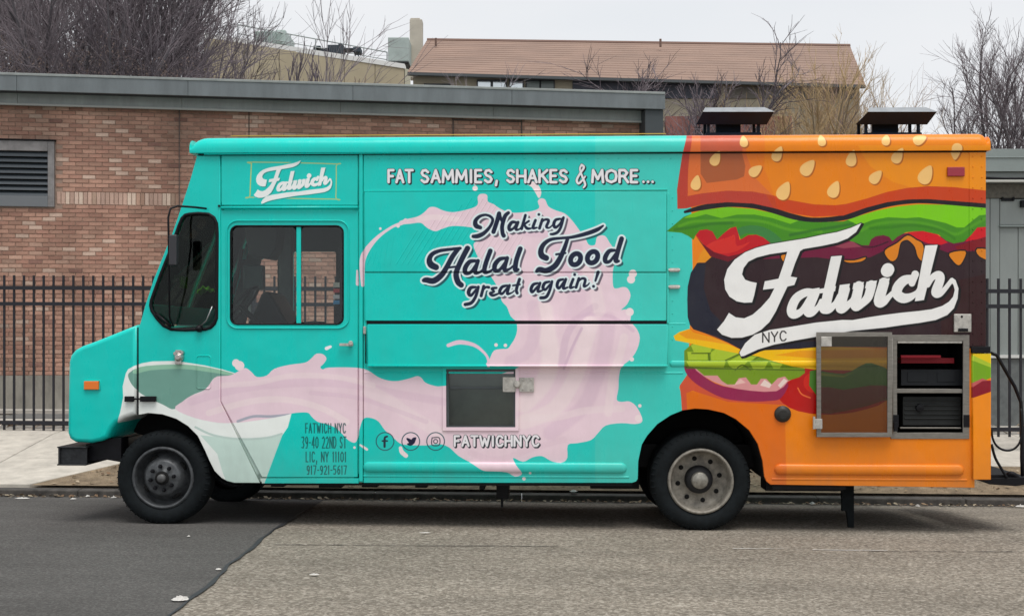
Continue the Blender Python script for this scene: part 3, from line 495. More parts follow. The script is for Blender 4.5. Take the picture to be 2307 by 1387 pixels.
h = MB().box(*[c for p in zip((T(766, 779)[0], -.035, T(766, 779)[1]), (T(797, 773)[0], -.02, T(797, 773)[1])) for c in p]).tube([loc3(790, 772, 0), loc3(790, 772, -.05)], .018, 10).obj('door_handle', zinc, door, bevel=.002)
# track, seams and hinges
pbox('door_track', 809, 348, 817, 1084, -.012, .02, WR)
# rear box side
side_top = 346
right_edge = [(2221, 338), (2221, 780), (2196, 780), (2196, 1098)]
lowwin = [(1003, 829), (1163, 829), (1163, 965), (1003, 965)]
gen = [(2012, 756), (2184, 756), (2184, 983), (2012, 983)]
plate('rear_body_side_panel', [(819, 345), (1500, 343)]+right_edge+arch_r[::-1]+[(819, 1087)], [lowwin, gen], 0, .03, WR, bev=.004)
for q in ([(490, 346), (505, 346), (505, 905), (490, 905)], [(490, 898), (505, 898), (600, 1070), (600, 1084), (584, 1080)], [(798, 346), (826, 346), (826, 1086), (798, 1086)], [(490, 455), (815, 455), (815, 482), (490, 482)], [(580, 1066), (815, 1066), (815, 1084), (580, 1084)]): plate('door_jamb', q, [], .022, .008, WR)
plate('hatch_gap', [(826, 721), (1502, 721), (1502, 731), (826, 731)], [], -.008, .006, black)
plate('sill_strip', [(586, 1077), (808, 1077), (808, 1088), (590, 1088)], [], -.004, .03, WR, bev=.002)
# serving hatch: two upper leaves and the folded counter flap
hatch = empty('serving_hatch'); hatch.parent = truck
plate('hatch_leaf', [(822, 432), (1501, 432), (1501, 612), (822, 612)], [], -.016, .014, WR, parent=hatch, bev=.004)
plate('hatch_leaf', [(822, 615.5), (1501, 615.5), (1501, 722), (822, 722)], [], -.016, .014, WR, parent=hatch, bev=.004)
fl_ = plate('counter_flap', [(828, 730), (1504, 730), (1504, 825), (828, 825)], [], -.055, .05, WR, parent=hatch, bev=.006)
MB().tube([loc3(828, 824, -.058), loc3(1504, 824, -.058)], .009, 8).obj('flap_edge_trim', WR, fl_, smooth=True)
pbox('hatch_frame', 820, 427, 1504, 431, -.012, 0, WR, hatch); pbox('hatch_frame', 1503, 435, 1507, 728, -.012, 0, WR, hatch)
pbox('hatch_hinge', 818, 735, 824, 752, -.03, 0, zinc, hatch)
MB().tube([loc3(824, 752, -.02), loc3(824, 818, -.02)], .005, 6).obj('gas_strut', black, hatch, smooth=True)
for y in (608, 646):
    MB().box(T(1508, y+4)[0], T(1530, y)[0], -.02, -.002, T(1508, y+4)[1], T(1508, y-4)[1]).tube([loc3(1506, y, -.014), loc3(1532, y, -.014)], .009, 8).obj('hatch_latch', zinc, hatch)
# lightly embossed diagonal ribs left in the hatch leaf by its tread plate
rb = MB()
for k in range(26):
    x = 835+k*13; y = 596
    L_ = min(150, (x-826)*.9+10) if k < 11 else min(150, 45+(26-k)*9)
    if x+L_*.0 < 1150: rb.tube([loc3(x-8+L_*.62 if k > 4 else x, y-L_, -.0105), loc3(x-8, y, -.0105)], .0075, 8)
rb.obj('tread_rib', WR, hatch, kind='stuff')
# beads and mouldings
def bead(x0, x1, y0, y1, proud, name='side_bead'):
    z0 = T(x0, y1)[1]; z1 = T(x0, y0)[1]; r = (z1-z0)/2; zc = (z0+z1)/2; xa = T(x0, y0)[0]; xb = T(x1, y0)[0]; n = 10
    mb = MB(); secs = []
    xs = [xa, xa+r*.15, xa+r*.5, xa+r, xb-r, xb-r*.5, xb-r*.15, xb]
    ks = [.05, .5, .87, 1, 1, .87, .5, .05]
    for x, k in zip(xs, ks):
        secs.append([(x, .002-proud*k*math.sin(math.pi*j/n)**.7, zc-r*k*math.cos(math.pi*j/n)) for j in range(n+1)])
    vs = [p for s in secs for p in s]; fs = [(i*(n+1)+j, i*(n+1)+j+1, (i+1)*(n+1)+j+1, (i+1)*(n+1)+j) for i in range(len(secs)-1) for j in range(n)]
    mb.add(vs, fs); return mb.obj(name, WR, truck, smooth=True)
bead(818, 1412, 1039, 1063, .028); bead(818, 1418, 1069, 1074, .007, 'side_groove'); bead(1744, 2172, 1044, 1069, .028); bead(1738, 2180, 1076, 1081, .007, 'side_groove')
bead(1508, 2012, 812, 826, .012, 'belt_moulding'); bead(820, 1540, 837, 841, .006, 'belt_seam')
bead(1503, 1546, 727, 731, .004, 'belt_seam')
plate('corner_cap', [(2184, 338), (2221, 338), (2221, 779), (2184, 779)], [], -.004, .003, WR)
rvs = MB()
for k in range(19):
    for xx in (2192, 2212): rvs.lathe([(.0, -.0055), (.004, -.005), (.006, 0)], loc3(xx, 352+k*23.5, -.004), 8)
for k in range(30):
    rvs.lathe([(.0, -.005), (.0035, -.0045), (.005, 0)], loc3(830+k*23.5, 357, 0), 8)
for k in range(12):
    rvs.lathe([(.0, -.005), (.0035, -.0045), (.005, 0)], loc3(1515, 445+k*29, 0), 8)
rvs.obj('rivets', WR, truck, kind='stuff')
post = plate('rear_corner_post', [(2192, 796), (2233, 796), (2233, 1080), (2192, 1080)], [], -.03, .24, WR, bev=.006)
plate('rear_corner_bracket', [(2190, 780), (2232, 780), (2232, 795), (2190, 795)], [], -.034, .2, black, bev=.004)
# lower serving window
lw = empty('lower_window'); lw.parent = truck
def frame(name, x0, y0, x1, y1, wd, ly0, ly1, m, parent):
    return plate(name, [(x0-wd, y0-wd), (x1+wd, y0-wd), (x1+wd, y1+wd), (x0-wd, y1+wd)], [[(x0, y0), (x1, y0), (x1, y1), (x0, y1)]], ly0, ly1-ly0, m, parent=parent, bev=.002)
frame('window_frame', 1005, 831, 1161, 962, 8, -.012, .004, WR, lw); frame('inner_frame', 1011, 835, 1157, 958, 5, -.004, .02, greyint, lw)
plate('window_pane', [(1004, 829), (1162, 829), (1162, 964), (1004, 964)], [], .018, .004, glass('serving_glass', (.8, .84, .82), .04, .1), parent=lw)
pbox('window_rail', 1012, 870, 1157, 876, .012, .03, greyint, lw)
pbox('equipment_panel', 1000, 820, 1170, 970, .12, .14, mat('equipment_grey', (.20, .22, .215), .4, .2, noise=.2), lw)
lt_ = MB(); 
lt_.box(T(1133, 882)[0], T(1162, 0)[0], -.022, -.01, T(1133, 882)[1], T(1133, 849)[1]); lt_.box(T(1170, 882)[0], T(1203, 0)[0], -.018, -.002, T(1170, 882)[1], T(1170, 850)[1])
lt_.lathe([(0, -.045), (.02, -.045), (.03, -.03), (.034, -.01), (.034, 0)], loc3(1165, 865, 0), 14)
for x in (1140, 1155, 1178, 1196):
    for y in (855, 876): lt_.lathe([(0, -.008), (.007, -.006), (.008, 0)], loc3(x, y, -.018), 8)
lt_.obj('slam_latch', zinc, lw, bevel=.001)
# generator bay with its door folded open
gb = empty('generator_bay'); gb.parent = truck
frame('bay_frame', 2021, 768, 2170, 974, 14, -.008, .01, steel, gb)
g0 = T(2005, 995); g1 = T(2190, 750)
mb = MB(); mb.box(g0[0], g1[0], .55, .56, g0[1], g1[1]); mb.box(g0[0], g0[0]+.01, .03, .55, g0[1], g1[1]); mb.box(g1[0]-.01, g1[0], .03, .55, g0[1], g1[1]); mb.box(g0[0], g1[0], .03, .55, g0[1], g0[1]+.01); mb.box(g0[0], g1[0], .03, .55, g1[1]-.01, g1[1]); mb.obj('bay_lining', dark, gb)
pbox('shelf', 2020, 876, 2172, 885, .01, .5, steel, gb); pbox('lower_rail', 2028, 962, 2166, 965, .02, .04, steel, gb)
rbar = pbox('red_handle', 2030, 800, 2120, 806, .03, .06, mat('red_plastic', (.22, .004, .012), .5, spec=.3), gb); pbox('red_case', 2030, 806, 2150, 818, .1, .4, MATS['red_plastic'], gb)
gm = mat('generator_grey', (.02, .022, .022), .6, noise=.3, spec=.25)
gn = MB(); a = T(2034, 958, .08); b = T(2166, 893, .08); gn.box(a[0], b[0], .08, .45, a[1], b[1])
for y in (902, 912, 922, 932, 942): q = T(2034, y, .07); gn.box(a[0]+.01, b[0]-.01, .07, .08, q[1]-.006, q[1]+.006)
gn.obj('generator', gm, gb, bevel=.006)
gn2 = MB(); a = T(2030, 868, .1); b = T(2168, 832, .1); gn2.box(a[0], b[0], .1, .45, a[1], b[1]); gn2.box(a[0]+.05, a[0]+.21, .095, .1, a[1]+.03, b[1]-.02); gn2.box(b[0]-.2, b[0]-.06, .095, .1, a[1]+.03, b[1]-.02); gn2.obj('battery_tray', mat('tray_grey', (.012, .014, .017), .6, spec=.25), gb, bevel=.004)
MB().lathe([(0, -.02), (.03, -.015), (.035, .02)], loc3(2072, 918, .07), 12).obj('recoil_starter', black, gb)
pbox('bay_header_bar', 2022, 763, 2168, 773, -.004, .02, zinc, gb)
for x in (2018, 2178): pbox('corner_gusset', x-7, 934, x+7, 962, -.014, -.004, black, gb)
sdr = empty('service_door'); sdr.parent = truck
frame('door_frame', 1850, 758, 2000, 974, 10, -.06, -.035, steel, sdr)
plate('tinted_panel', [(1848, 756), (2002, 756), (2002, 976), (1848, 976)], [], -.048, .005, glass('smoked_acrylic', (.77, .75, .62), .02, .15, 1.3), parent=sdr)
pbox('door_latch_plate', 1850, 758, 1874, 780, -.066, -.058, zinc, sdr)
MB().tube([loc3(2008, 760, -.045), loc3(2008, 975, -.045)], .014, 10).obj('piano_hinge', steel, sdr, smooth=True)
MB().box(T(1829, 962)[0], T(1848, 0)[0], -.075, -.055, T(1829, 964)[1], T(1829, 942)[1]).tube([loc3(1834, 938, -.08), loc3(1834, 966, -.08)], .01, 8).obj('door_catch', zinc, sdr, bevel=.002)
MB().box(T(2010, 970)[0], T(2018, 0)[0], -.06, -.03, T(2010, 970)[1], T(2010, 950)[1]).obj('hinge_block', black, sdr, bevel=.002)
# plates, lamps, caps
ip = MB(); a = T(2148, 748); b = T(2187, 707); ip.box(a[0], b[0], -.02, .0, a[1], b[1]); 
ipo = ip.obj('inlet_cover', zinc, truck, bevel=.006)
MB().box(a[0]+.03, b[0]-.03, -.03, -.02, a[1]+.005, a[1]+.03).lathe([(0, -.004), (.008, -.003), (.01, 0)], loc3(2167, 713, -.02), 10).obj('cover_catch', black, ipo, bevel=.002)
lamp = MB(); a = T(2133, 398); b = T(2172, 377); lamp.box(a[0], b[0], -.02, 0, a[1], b[1]).obj('marker_lamp', mat('red_lens', (.32, .0, .02), .2, coat=.5), truck, bevel=.005)['label'] = 'red side marker lamp'
lamp = MB(); a = T(191, 877); b = T(224, 858); lamp.box(a[0], b[0], -.022, 0, a[1], b[1]).obj('marker_lamp', mat('amber_lens', (.85, .20, .02), .25, coat=.5), truck, bevel=.005)['label'] = 'amber side marker lamp'
frame('lamp_bezel', 191, 858, 224, 876, 2, -.008, 0, WR, truck)
MB().lathe([(0, -.03), (.035, -.03), (.045, -.026), (.06, -.018), (.066, -.01), (.066, .001)], loc3(1763, 932, 0), 28).box(T(1754, 935)[0], T(1772, 0)[0], -.036, -.03, T(1754, 935)[1], T(1754, 929)[1]).obj('fuel_cap', mat('cap_black', (.02, .018, .015), .4), truck)
lk = MB().lathe([(0, -.05), (.02, -.05), (.028, -.04), (.04, -.02), (.042, 0)], loc3(404, 804, 0), 16); a = T(392, 820); b = T(416, 788); lk.box(a[0]+.02, b[0]-.02, -.03, 0, a[1], b[1]); lk.lathe([(0, -.03), (.016, -.03), (.02, 0)], loc3(411, 794, 0), 10); lk.lathe([(0, -.03), (.016, -.03), (.02, 0)], loc3(397, 796, 0), 10)
lk.obj('cab_lock', mat('chrome', (.55, .5, .47), .25, .9), truck, bevel=.002)
MB().tube([loc3(x, y, -.001) for x, y in rrect(443, 801, 475, 875, 6)], .004, 6, closed=True).obj('filler_flap', WR, truck, smooth=True)
# bonnet latch: two black rubber halves across the seam
hl = MB(); 
for x0, x1 in ((283, 303), (318, 353)): a = T(x0, 904); b = T(x1, 892); hl.box(a[0], b[0], -.03, 0, a[1], b[1])
hl.tube([loc3(300, 898, -.015), loc3(320, 898, -.015)], .008, 8).obj('bonnet_latch', black, truck, bevel=.006)
# ---- bonnet, front skin and windscreen
nose = [(308, 731), (260, 750), (215, 768), (184, 779), (168, 788), (158, 800), (154, 815), (152, 900), (151, 975), (156, 988), (168, 996), (205, 998), (228, 993), (243, 985)]+arch_f[1:5]+[(308, 934)]
nm = [T(x, y) for x, y in nose]
plate('bonnet', nm, [], 0.0, DW, WR, bev=.035, conv=False)
a = T(309, 737); MB().box(a[0]-.002, a[0]+.006, .006, DW-.01, T(310, 934)[1], a[1]).obj('bonnet_seam', black, truck)
for ly in (.32, DW-.32): MB().lathe([(0, -.03), (.08, -.025), (.095, 0), (.1, .01)], (T(151, 900)[0], ly, T(151, 880)[1]), 20, axis='x').obj('headlight', mat('lamp_glass', (.7, .72, .72), .1, coat=1), truck, smooth=True)
gg = MB(); zc = T(151, 900)[1]
for k in range(7): gg.box(T(151, 0)[0]-.02, T(151, 0)[0]+.01, .55, DW-.55, zc-.12+k*.04, zc-.1+k*.04)
gg.obj('grille', black, truck)
FE = [T(x, y) for x, y in front_edge]
def fstrip(name, i0, i1, ya, yb, m, dx=0, th=.02):
    mb = MB(); vs = []; 
    for x, z in FE[i0:i1+1]: vs += [(x+dx, ya, z), (x+dx, yb, z), (x+dx+th, yb, z), (x+dx+th, ya, z)]
    fs = []
    for i in range(i1-i0):
        for k in range(4): fs.append((4*i+k, 4*i+(k+1) % 4, 4*i+4+(k+1) % 4, 4*i+4+k))
    fs += [(3, 2, 1, 0), tuple(4*(i1-i0)+k for k in range(4))]
    return mb.add(vs, fs).obj(name, m, truck)
fstrip('windscreen_header', 0, 2, .03, DW-.03, WR); fstrip('windscreen_pillar', 2, 6, .03, .12, WR); fstrip('windscreen_pillar', 2, 6, DW-.12, DW-.03, WR); fstrip('windscreen_pillar', 2, 6, 1.07, 1.13, WR, .004); fstrip('cowl_panel', 6, 7, .03, DW-.03, WR)
fstrip('windscreen', 2, 6, .12, 1.07, gs, .012, .005); fstrip('windscreen', 2, 6, 1.13, DW-.12, gs, .012, .005)
# ---- roof: rolled side moulding and crowned top
def roofshell():
    xs = [(430, .12), (433, .42), (438, .66), (446, .86), (456, .97), (466, 1)]+[(x, 1) for x in range(520, 2200, 70)]+[(2205, 1), (2213, .97), (2218, .86), (2221, .62), (2228, .25)]
    mb = MB(); vs = []; ns = None
    for px, k in xs:
        zl = T(px, 346-(px-445)*.0033)[1]; zt = T(px, 308.5-(px-445)*.0055)[1]
        zm = (zl+.06) if px < 1000 else zl+.03
        H = zt-zl; half = []
        for t, y, h in [(0, .006, .0), (1, -.034, .0), (2, -.038, .25), (3, -.034, .5), (4, -.018, .74), (5, .01, .9), (6, .05, .98), (7, .11, 1.0), (8, .3, 1.06), (9, .7, 1.16), (10, 1.1, 1.2)]:
            half.append((y, zl+H*(.5*h*(k < .3)+(h*k if k >= .3 else h*.35)) if h > 0 else zl))
        full = half+[(DW-y, z) for y, z in half[:-1][::-1]]
        vs += [(T(px, 346)[0], y, z) for y, z in full]; ns = len(full)
    m = len(xs); fs = []
    for i in range(m-1):
        for j in range(ns): fs.append((i*ns+j, i*ns+(j+1) % ns, (i+1)*ns+(j+1) % ns, (i+1)*ns+j))
    fs += [tuple(range(ns))[::-1], tuple(range((m-1)*ns, m*ns))]
    mb.add(vs, fs); return mb
rf = roofshell().obj('roof', WR, truck, smooth=True)
es = rf.modifiers.new('edge', 'EDGE_SPLIT'); es.split_angle = R(50)
MB().tube([loc3(460, 347.5, -.026), loc3(2232, 337, -.026)], .006, 8).obj('roof_drip_lip', WR, truck, smooth=True)
MB().tube([loc3(446, 349.3, -.006), loc3(2222, 341.5, -.006)], .006, 6).obj('roof_shadow_line', black, truck)  # black tube standing in for the shadow line under the roof moulding
MB().tube([loc3(520, 306.5, .16), loc3(1000, 304, .16), loc3(1500, 301.5, .16)], .004, 6).obj('roof_edge_band', mat('orange_tape', (.75, .36, .06), .5), truck, smooth=True)
def roof_hood(x0, x1, dx):
    r = empty('roof_vent'); r.parent = truck; ly = .75
    hd = mat('vent_navy', (.004, .013, .028), .6, noise=.3, spec=.2); tp = mat('vent_top', (.30, .32, .34), .45, .2, noise=.2)
    s = (x1-x0)/180
    A = lambda x, y, q: (T(x, y, q or ly)[0], q, T(x, y, q or ly)[1])
    w_ = .55
    # flared skirt, flat lid, throat and legs
    vs = [A(x0+14*s+dx, 252, ly), A(x1-2*s, 252, ly), A(x1-18*s-dx*.4, 281, ly+.1), A(x0, 281, ly+.1), A(x0+14*s+dx, 252, ly+w_), A(x1-2*s, 252, ly+w_), A(x1-18*s-dx*.4, 281, ly+w_-.1), A(x0, 281, ly+w_-.1)]
    MB().add(vs, [(0, 1, 2, 3), (5, 4, 7, 6), (1, 5, 6, 2), (4, 0, 3, 7), (4, 5, 1, 0), (3, 2, 6, 7)]).obj('vent_skirt', hd, r, bevel=.004)
    vs = [A(x0+13*s+dx, 252, ly-.01), A(x1, 252, ly-.01), A(x1, 252, ly+w_+.01), A(x0+13*s+dx, 252, ly+w_+.01)]
    z1 = A((x0+x1)/2, 239, ly)[2]
    vs += [(vs[0][0]+.03*s, ly+.06, z1), (vs[1][0]-.08*s, ly+.06, z1), (vs[2][0]-.08*s, ly+w_-.06, z1), (vs[3][0]+.05*s, ly+w_-.06, z1)]
    MB().add(vs, [(0, 1, 5, 4), (1, 2, 6, 5), (2, 3, 7, 6), (3, 0, 4, 7), (4, 5, 6, 7), (3, 2, 1, 0)]).obj('vent_lid', tp, r, bevel=.004)
    a = A(x0+55*s, 300, 0); b = A(x0+112*s, 262, 0); MB().box(a[0], b[0], ly+.25, ly+w_-.25, a[2]-.15, b[2]).obj('vent_throat', hd, r)
    a = A(x0+25*s, 303, 0); b = A(x1-26*s, 293, 0); MB().box(a[0], b[0], ly+.1, ly+w_-.1, a[2]-.2, b[2]).obj('vent_curb', hd, r, bevel=.01)
    for q in (x0+30*s, x1-34*s):
        for yy in (ly+.15, ly+w_-.15):
            a = A(q, 300, 0); b = A(q+6, 260, 0); MB().box(a[0], b[0], yy-.015, yy+.015, a[2], b[2]).obj('vent_leg', hd, r)
roof_hood(1568, 1746, 2); roof_hood(1927, 2113, 14)
# ---- far side, rear, floor and cab interior
def far(px, py): return (px, py)
FY = DW
sk_teal = mat('teal_paint', tuple(lin(*TEAL)), .4)
outl = [T(x, y, 0) for x, y in front_edge+[(312, 737), (312, 934)]+arch_f[5:]+[(600, 1087)]+arch_r+[(2196, 1098), (2221, 780), (2221, 340)]]
fw = [T(x, y, FY) for x, y in rrect(662, 567, 759, 775, 6)]; fw2 = [T(x, y, FY) for x, y in [(545, 585), (592, 585), (628, 560), (628, 775), (545, 775)]]; fq = [T(x, y, FY) for x, y in [(440, 560), (498, 560), (498, 745), (400, 745), (405, 690)]]
o = plate('far_side_panel', outl, [fw, fw2, fq], FY-.03, .03, sk_teal, conv=False)
plate('far_lining', [T(330, 760, 0), T(808, 760, 0), T(808, 1080, 0), T(500, 1080, 0), T(440, 940, 0), T(330, 925, 0)], [], FY-.05, .01, dark, conv=False)
plate('far_lining', [T(455, 355, 0), T(808, 355, 0), T(808, 760, 0), T(330, 760, 0)], [fw, fw2, fq], FY-.05, .01, greyint, conv=False)
a0 = T(2221, 340); a1 = T(2196, 1095)
MB().box(a0[0]-.03, a0[0]-.002, .03, FY-.03, T(2221, 800)[1], a0[1]).box(a1[0]-.03, a1[0]-.002, .03, FY-.03, a1[1], T(2196, 780)[1]).obj('rear_panel', WR, truck)
zf = T(1000, 1075)[1]
MB().box(T(560, 0)[0], T(1420, 0)[0], .04, FY-.06, zf-.02, zf+.02).box(T(1420, 0)[0], T(1745, 0)[0], .86, FY-.86, zf-.02, zf+.02).box(T(1745, 0)[0], a1[0]-.04, .04, FY-.06, zf-.02, zf+.02).obj('floor', dark, truck)
MB().box(T(311, 0)[0], T(505, 0)[0], .04, FY-.06, T(0, 905)[1], T(0, 900)[1]).obj('cab_floor', dark, truck)
bx = T(812, 0)[0]; MB().box(bx, bx+.03, .035, FY-.055, zf, T(812, 352)[1]).obj('bulkhead', greyint, truck)
MB().box(FE[0][0]+.05, bx, .035, FY-.055, T(600, 356)[1], T(600, 352)[1]).obj('cab_headliner', greyint, truck)
# dashboard, wheel, seat, pillar, monitor
dz = T(400, 740, .4)[1]
MB().prism([T(318, 742, .1), T(440, 735, .1), T(470, 760, .1), T(470, 900, .1), T(318, 900, .1)], .08, FY-.08).obj('dashboard', black, truck, bevel=.02)
sw = MB(); c = Vector(loc3(540, 690, .55)); ax = Vector((-.75, 0, .66)).normalized(); u = Vector((0, 1, 0)); v = ax.cross(u)
sw.tube([c+(u*math.cos(t)+v*math.sin(t))*.22 for t in np.linspace(0, 2*math.pi, 25)[:-1]], .014, 6, closed=True)
for t in (0, 2.1, 4.2): sw.tube([c, c+(u*math.cos(t)+v*math.sin(t))*.22], .012, 6)
sw.tube([c, c-ax*.5], .025, 8); sw.obj('steering_wheel', black, truck, smooth=True)
seat = empty('driver_seat'); seat.parent = truck
def slant(name, P4, y0, y1, m, par): return MB().prism([T(*p, .5) for p in P4], y0, y1).obj(name, m, par, bevel=.03, seg=3)
vin = mat('seat_vinyl', (.018, .02, .024), .55, noise=.3)
slant('seat_cushion', [(600, 735), (720, 722), (722, 758), (600, 765)], .35, .85, vin, seat); MB().box(T(630, 0, .5)[0], T(690, 0, .5)[0], .45, .75, zf, T(640, 755, .5)[1]).obj('seat_base', black, seat)
slant('console', [(525, 735), (548, 690), (562, 655), (578, 650), (628, 735)], .9, 1.5, black, truck)
MB().box(T(548, 652, 1.2)[0], T(592, 0, 1.2)[0], 1.2, 1.3, T(548, 652, 1.2)[1], T(548, 597, 1.2)[1]).obj('monitor', mat('screen_dark', (.01, .03, .035), .2), truck, bevel=.01)
MB().box(T(630, 0, 1.7)[0], T(658, 0, 1.7)[0], 1.68, 1.76, T(630, 790, 1.7)[1], T(630, 360, 1.7)[1]).obj('far_pillar', mat('pillar_grey', (.16, .165, .17), .6, noise=.2), truck, bevel=.01)
MB().tube([loc3(545, 560, .5), loc3(536, 610, .5), loc3(524, 662, .5)], .018, 8).obj('grab_rail', black, truck, smooth=True)
MB().prism([T(x, y, 1.0) for x, y in [(548, 508), (628, 508), (620, 560), (606, 583), (560, 575)]], 1.0, 1.3).obj('sun_visor', mat('visor_grey', (.05, .05, .055), .7), truck, bevel=.01)
for y0, y1, c_, n_ in [(636, 647, (.6, .58, .5), 'sticker_cream'), (650, 659, (.6, .05, .06), 'sticker_red'), (664, 673, (.7, .68, .68), 'sticker_white'), (676, 685, (.05, .32, .6), 'sticker_blue')]:
    a = T(751, y1, .026); b = T(765, y0, .026); MB().box(a[0], b[0], .0245, .026, a[1], b[1]).obj('window_sticker', mat(n_, c_, .5), truck)
MB().prism([T(x, y, .034) for x, y in [(762, 560), (772, 555), (772, 728), (752, 728), (752, 690), (762, 680)]], .03, .04).obj('sash_seal', black, truck)
for x, y0, y1 in ((562, 685, 713), (543, 690, 706)):
    a = T(x-3, y1, .8); b = T(x+4, y0, .8); MB().box(a[0], b[0], .8, .84, a[1], b[1]).obj('paper_tag', mat('paper_white', (.6, .6, .58), .7), truck)
# ---- mirror loops, wipers
mr = empty('wing_mirror'); mr.parent = truck
MB().tube([loc3(465, 470, -.02), loc3(440, 467, -.1), loc3(400, 464, -.22), loc3(384, 470, -.26), loc3(379, 490, -.27), loc3(380, 540, -.27), loc3(381, 640, -.2), loc3(382, 715, -.1), loc3(390, 735, -.02)], .0085, 8).obj('mirror_arm', black, mr, smooth=True)
MB().tube([loc3(447, 738, -.02), loc3(465, 722, -.06), loc3(478, 690, -.06)], .006, 6).obj('mirror_brace', mat('alu_rod', (.3, .3, .3), .3, .8), mr, smooth=True)
MB().tube([loc3(352, 706, -.01), loc3(370, 722, -.03), loc3(386, 736, -.02)], .012, 6).obj('wiper_pivot', blackm, mr, smooth=True)
MB().lathe([(0, -.05), (.022, -.045), (.03, -.02), (.03, .01)], loc3(450, 740, 0), 12).obj('mirror_mount', black, mr, smooth=True)
a = T(387, 600, -.24); b = T(405, 530, -.24); MB().box(a[0], b[0], -.32, -.26, a[1], b[1]).obj('mirror_head', mat('mirror_shell', (.03, .03, .035), .4), mr, bevel=.012)
MB().lathe([(0, -.015), (.009, -.012), (.01, 0)], loc3(494, 464, 0), 8).obj('cab_stud', black, truck)
# ---- bumper
bm_ = empty('front_bumper'); bm_.parent = truck
a = T(126, 1047); b = T(197, 1005)
z0, z1 = a[1], b[1]
MB().box(a[0]+.02, b[0], -.03, DW+.03, z1-.012, z1).box(a[0]+.02, b[0], -.03, DW+.03, z0, z0+.012).box(a[0]+.03, a[0]+.045, -.03, DW+.03, z0, z1).box(a[0]+.03, b[0], -.01, .005, z0+.01, z1-.01).obj('bumper_channel', mat('bumper_grey', (.035, .037, .04), .45, .5, noise=.5, nscale=15, bump=.2), bm_, bevel=.004)
MB().prism([T(195, 1000, .1), T(245, 987, .1), T(275, 985, .1), T(275, 1040, .1), T(240, 1034, .1), T(195, 1040, .1)], .08, .25).obj('bumper_bracket', black, bm_, bevel=.004)
# ---- wheels
def wheel(px, py, ly, rad, front, inner=False, far=False):
    cxz = T(px, py, 0); c = (0, 0, 0)
    r = empty('wheel'); r.parent = truck; r.location = (cxz[0], ly, cxz[1]-(.09 if far else 0))
    if far: r.rotation_euler = (0, 0, math.pi)
    W_ = .235
    k = rad/.4
    prof = [(.262, .03), (.275, .012), (.30, .0), (.335, -.004), (.365, .004), (.384, .02), (.394, .042)]
    for i in range(6):
        y = .05+i*.024; prof += [(.4, y), (.4, y+.018), (.392, y+.0185), (.392, y+.0235)]
    prof += [(.394, W_-.04), (.384, W_-.02), (.365, W_-.004), (.335, W_+.004), (.30, W_), (.262, W_-.03)]
    t = MB().lathe([(p*k, y) for p, y in prof], c, 64)
    # sidewall ribs and shoulder lugs
    for i in range(48):
        a = 2*math.pi*i/48; ca, sa = math.cos(a), math.sin(a); 
        q = [( (.372*k)*ca, .008, .372*k*sa), (.397*k*ca, .035, .397*k*sa)]
        t.tube(q, .006, 4)
    tyre = t.obj('tyre', rubber, r, smooth=True); es = tyre.modifiers.new('edge', 'EDGE_SPLIT'); es.split_angle = R(40)
    if front:
        rm = mat('rim_dark', (.075, .08, .085), .5, .3, noise=.5, nscale=18, bump=.15)
        rim = MB().lathe([(.262, .03), (.25, .012), (.238, .008), (.23, .02), (.226, .06), (.215, .12), (.2, .13)], c, 48).obj('rim', rm, r, smooth=True)
        disc = MB().lathe([(.21, .13), (.18, .09), (.15, .03), (.142, .018), (.13, .012), (.06, .012), (.056, .0)], c, 48).obj('wheel_disc', rm, r, smooth=True)
        for i in range(4):
            a = 2*math.pi*(i+.35)/4; p0 = [(.178*math.cos(a+d), .082, .178*math.sin(a+d)) for d in (-.22, -.11, 0, .11, .22)]; MB().tube(p0, [.008, .017, .02, .017, .008], 8).obj('hand_hole', mat('hole_black', (.002, .002, .002), .9), r, smooth=True)
        hub = MB().lathe([(.0, -.03), (.03, -.03), (.034, -.024), (.036, .0)], c, 20).obj('hub_cap', mat('hub_grey', (.12, .12, .12), .45, .4), r, smooth=True)
        MB().lathe([(.036, -.004), (.056, -.006), (.058, .01)], c, 24).obj('hub_ring', MATS['hole_black'], r, smooth=True)
        nuts = MB()
        for i in range(8):
            a = 2*math.pi*(i+.2)/8; nuts.lathe([(0, -.022), (.012, -.02), (.016, 0), (.017, .012)], (.098*math.cos(a), 0, .098*math.sin(a)), 6)
        nuts.obj('wheel_nuts', black, r, kind='stuff')
    else:
        rm = mat('rim_tan', (.25, .23, .195), .6, .2, noise=.55, nscale=16, bump=.2)
        MB().lathe([(.268, .03), (.262, .008), (.252, .002), (.243, .008), (.238, .03), (.236, .13), (.225, .16), (.2, .168), (.11, .168), (.105, .16)], c, 56).obj('rim', rm, r, smooth=True)
        MB().lathe([(.0, .06), (.06, .062), (.068, .07), (.07, .12)], c, 24).obj('hub_cap', mat('hub_pale', (.30, .285, .25), .45, .5, noise=.4, nscale=30), r, smooth=True)
        MB().lathe([(.07, .1), (.1, .11), (.112, .13), (.116, .168)], c, 32).obj('hub_flange', mat('hub_black', (.01, .01, .012), .6), r, smooth=True)
        for i in range(8):
            a = 2*math.pi*(i+.25)/8; MB().lathe([(.0, .160), (.018, .161), (.02, .1675)], (.172*math.cos(a), 0, .172*math.sin(a)), 12).obj('hand_hole', mat('hole_black', (.002, .002, .002), .9), r, smooth=True)
    if inner: 
        MB().lathe([(p*k, y+.27) for p, y in prof], c, 40).obj('inner_tyre', rubber, r, smooth=True)
    return r
wheel(363, 1077, .02, .386, True); wheel(1581, 1086, .05, .402, False, True)
wheel(363, 1077, DW-.02, .386, True, far=True); wheel(1581, 1086, DW-.05, .402, False, True, far=True)
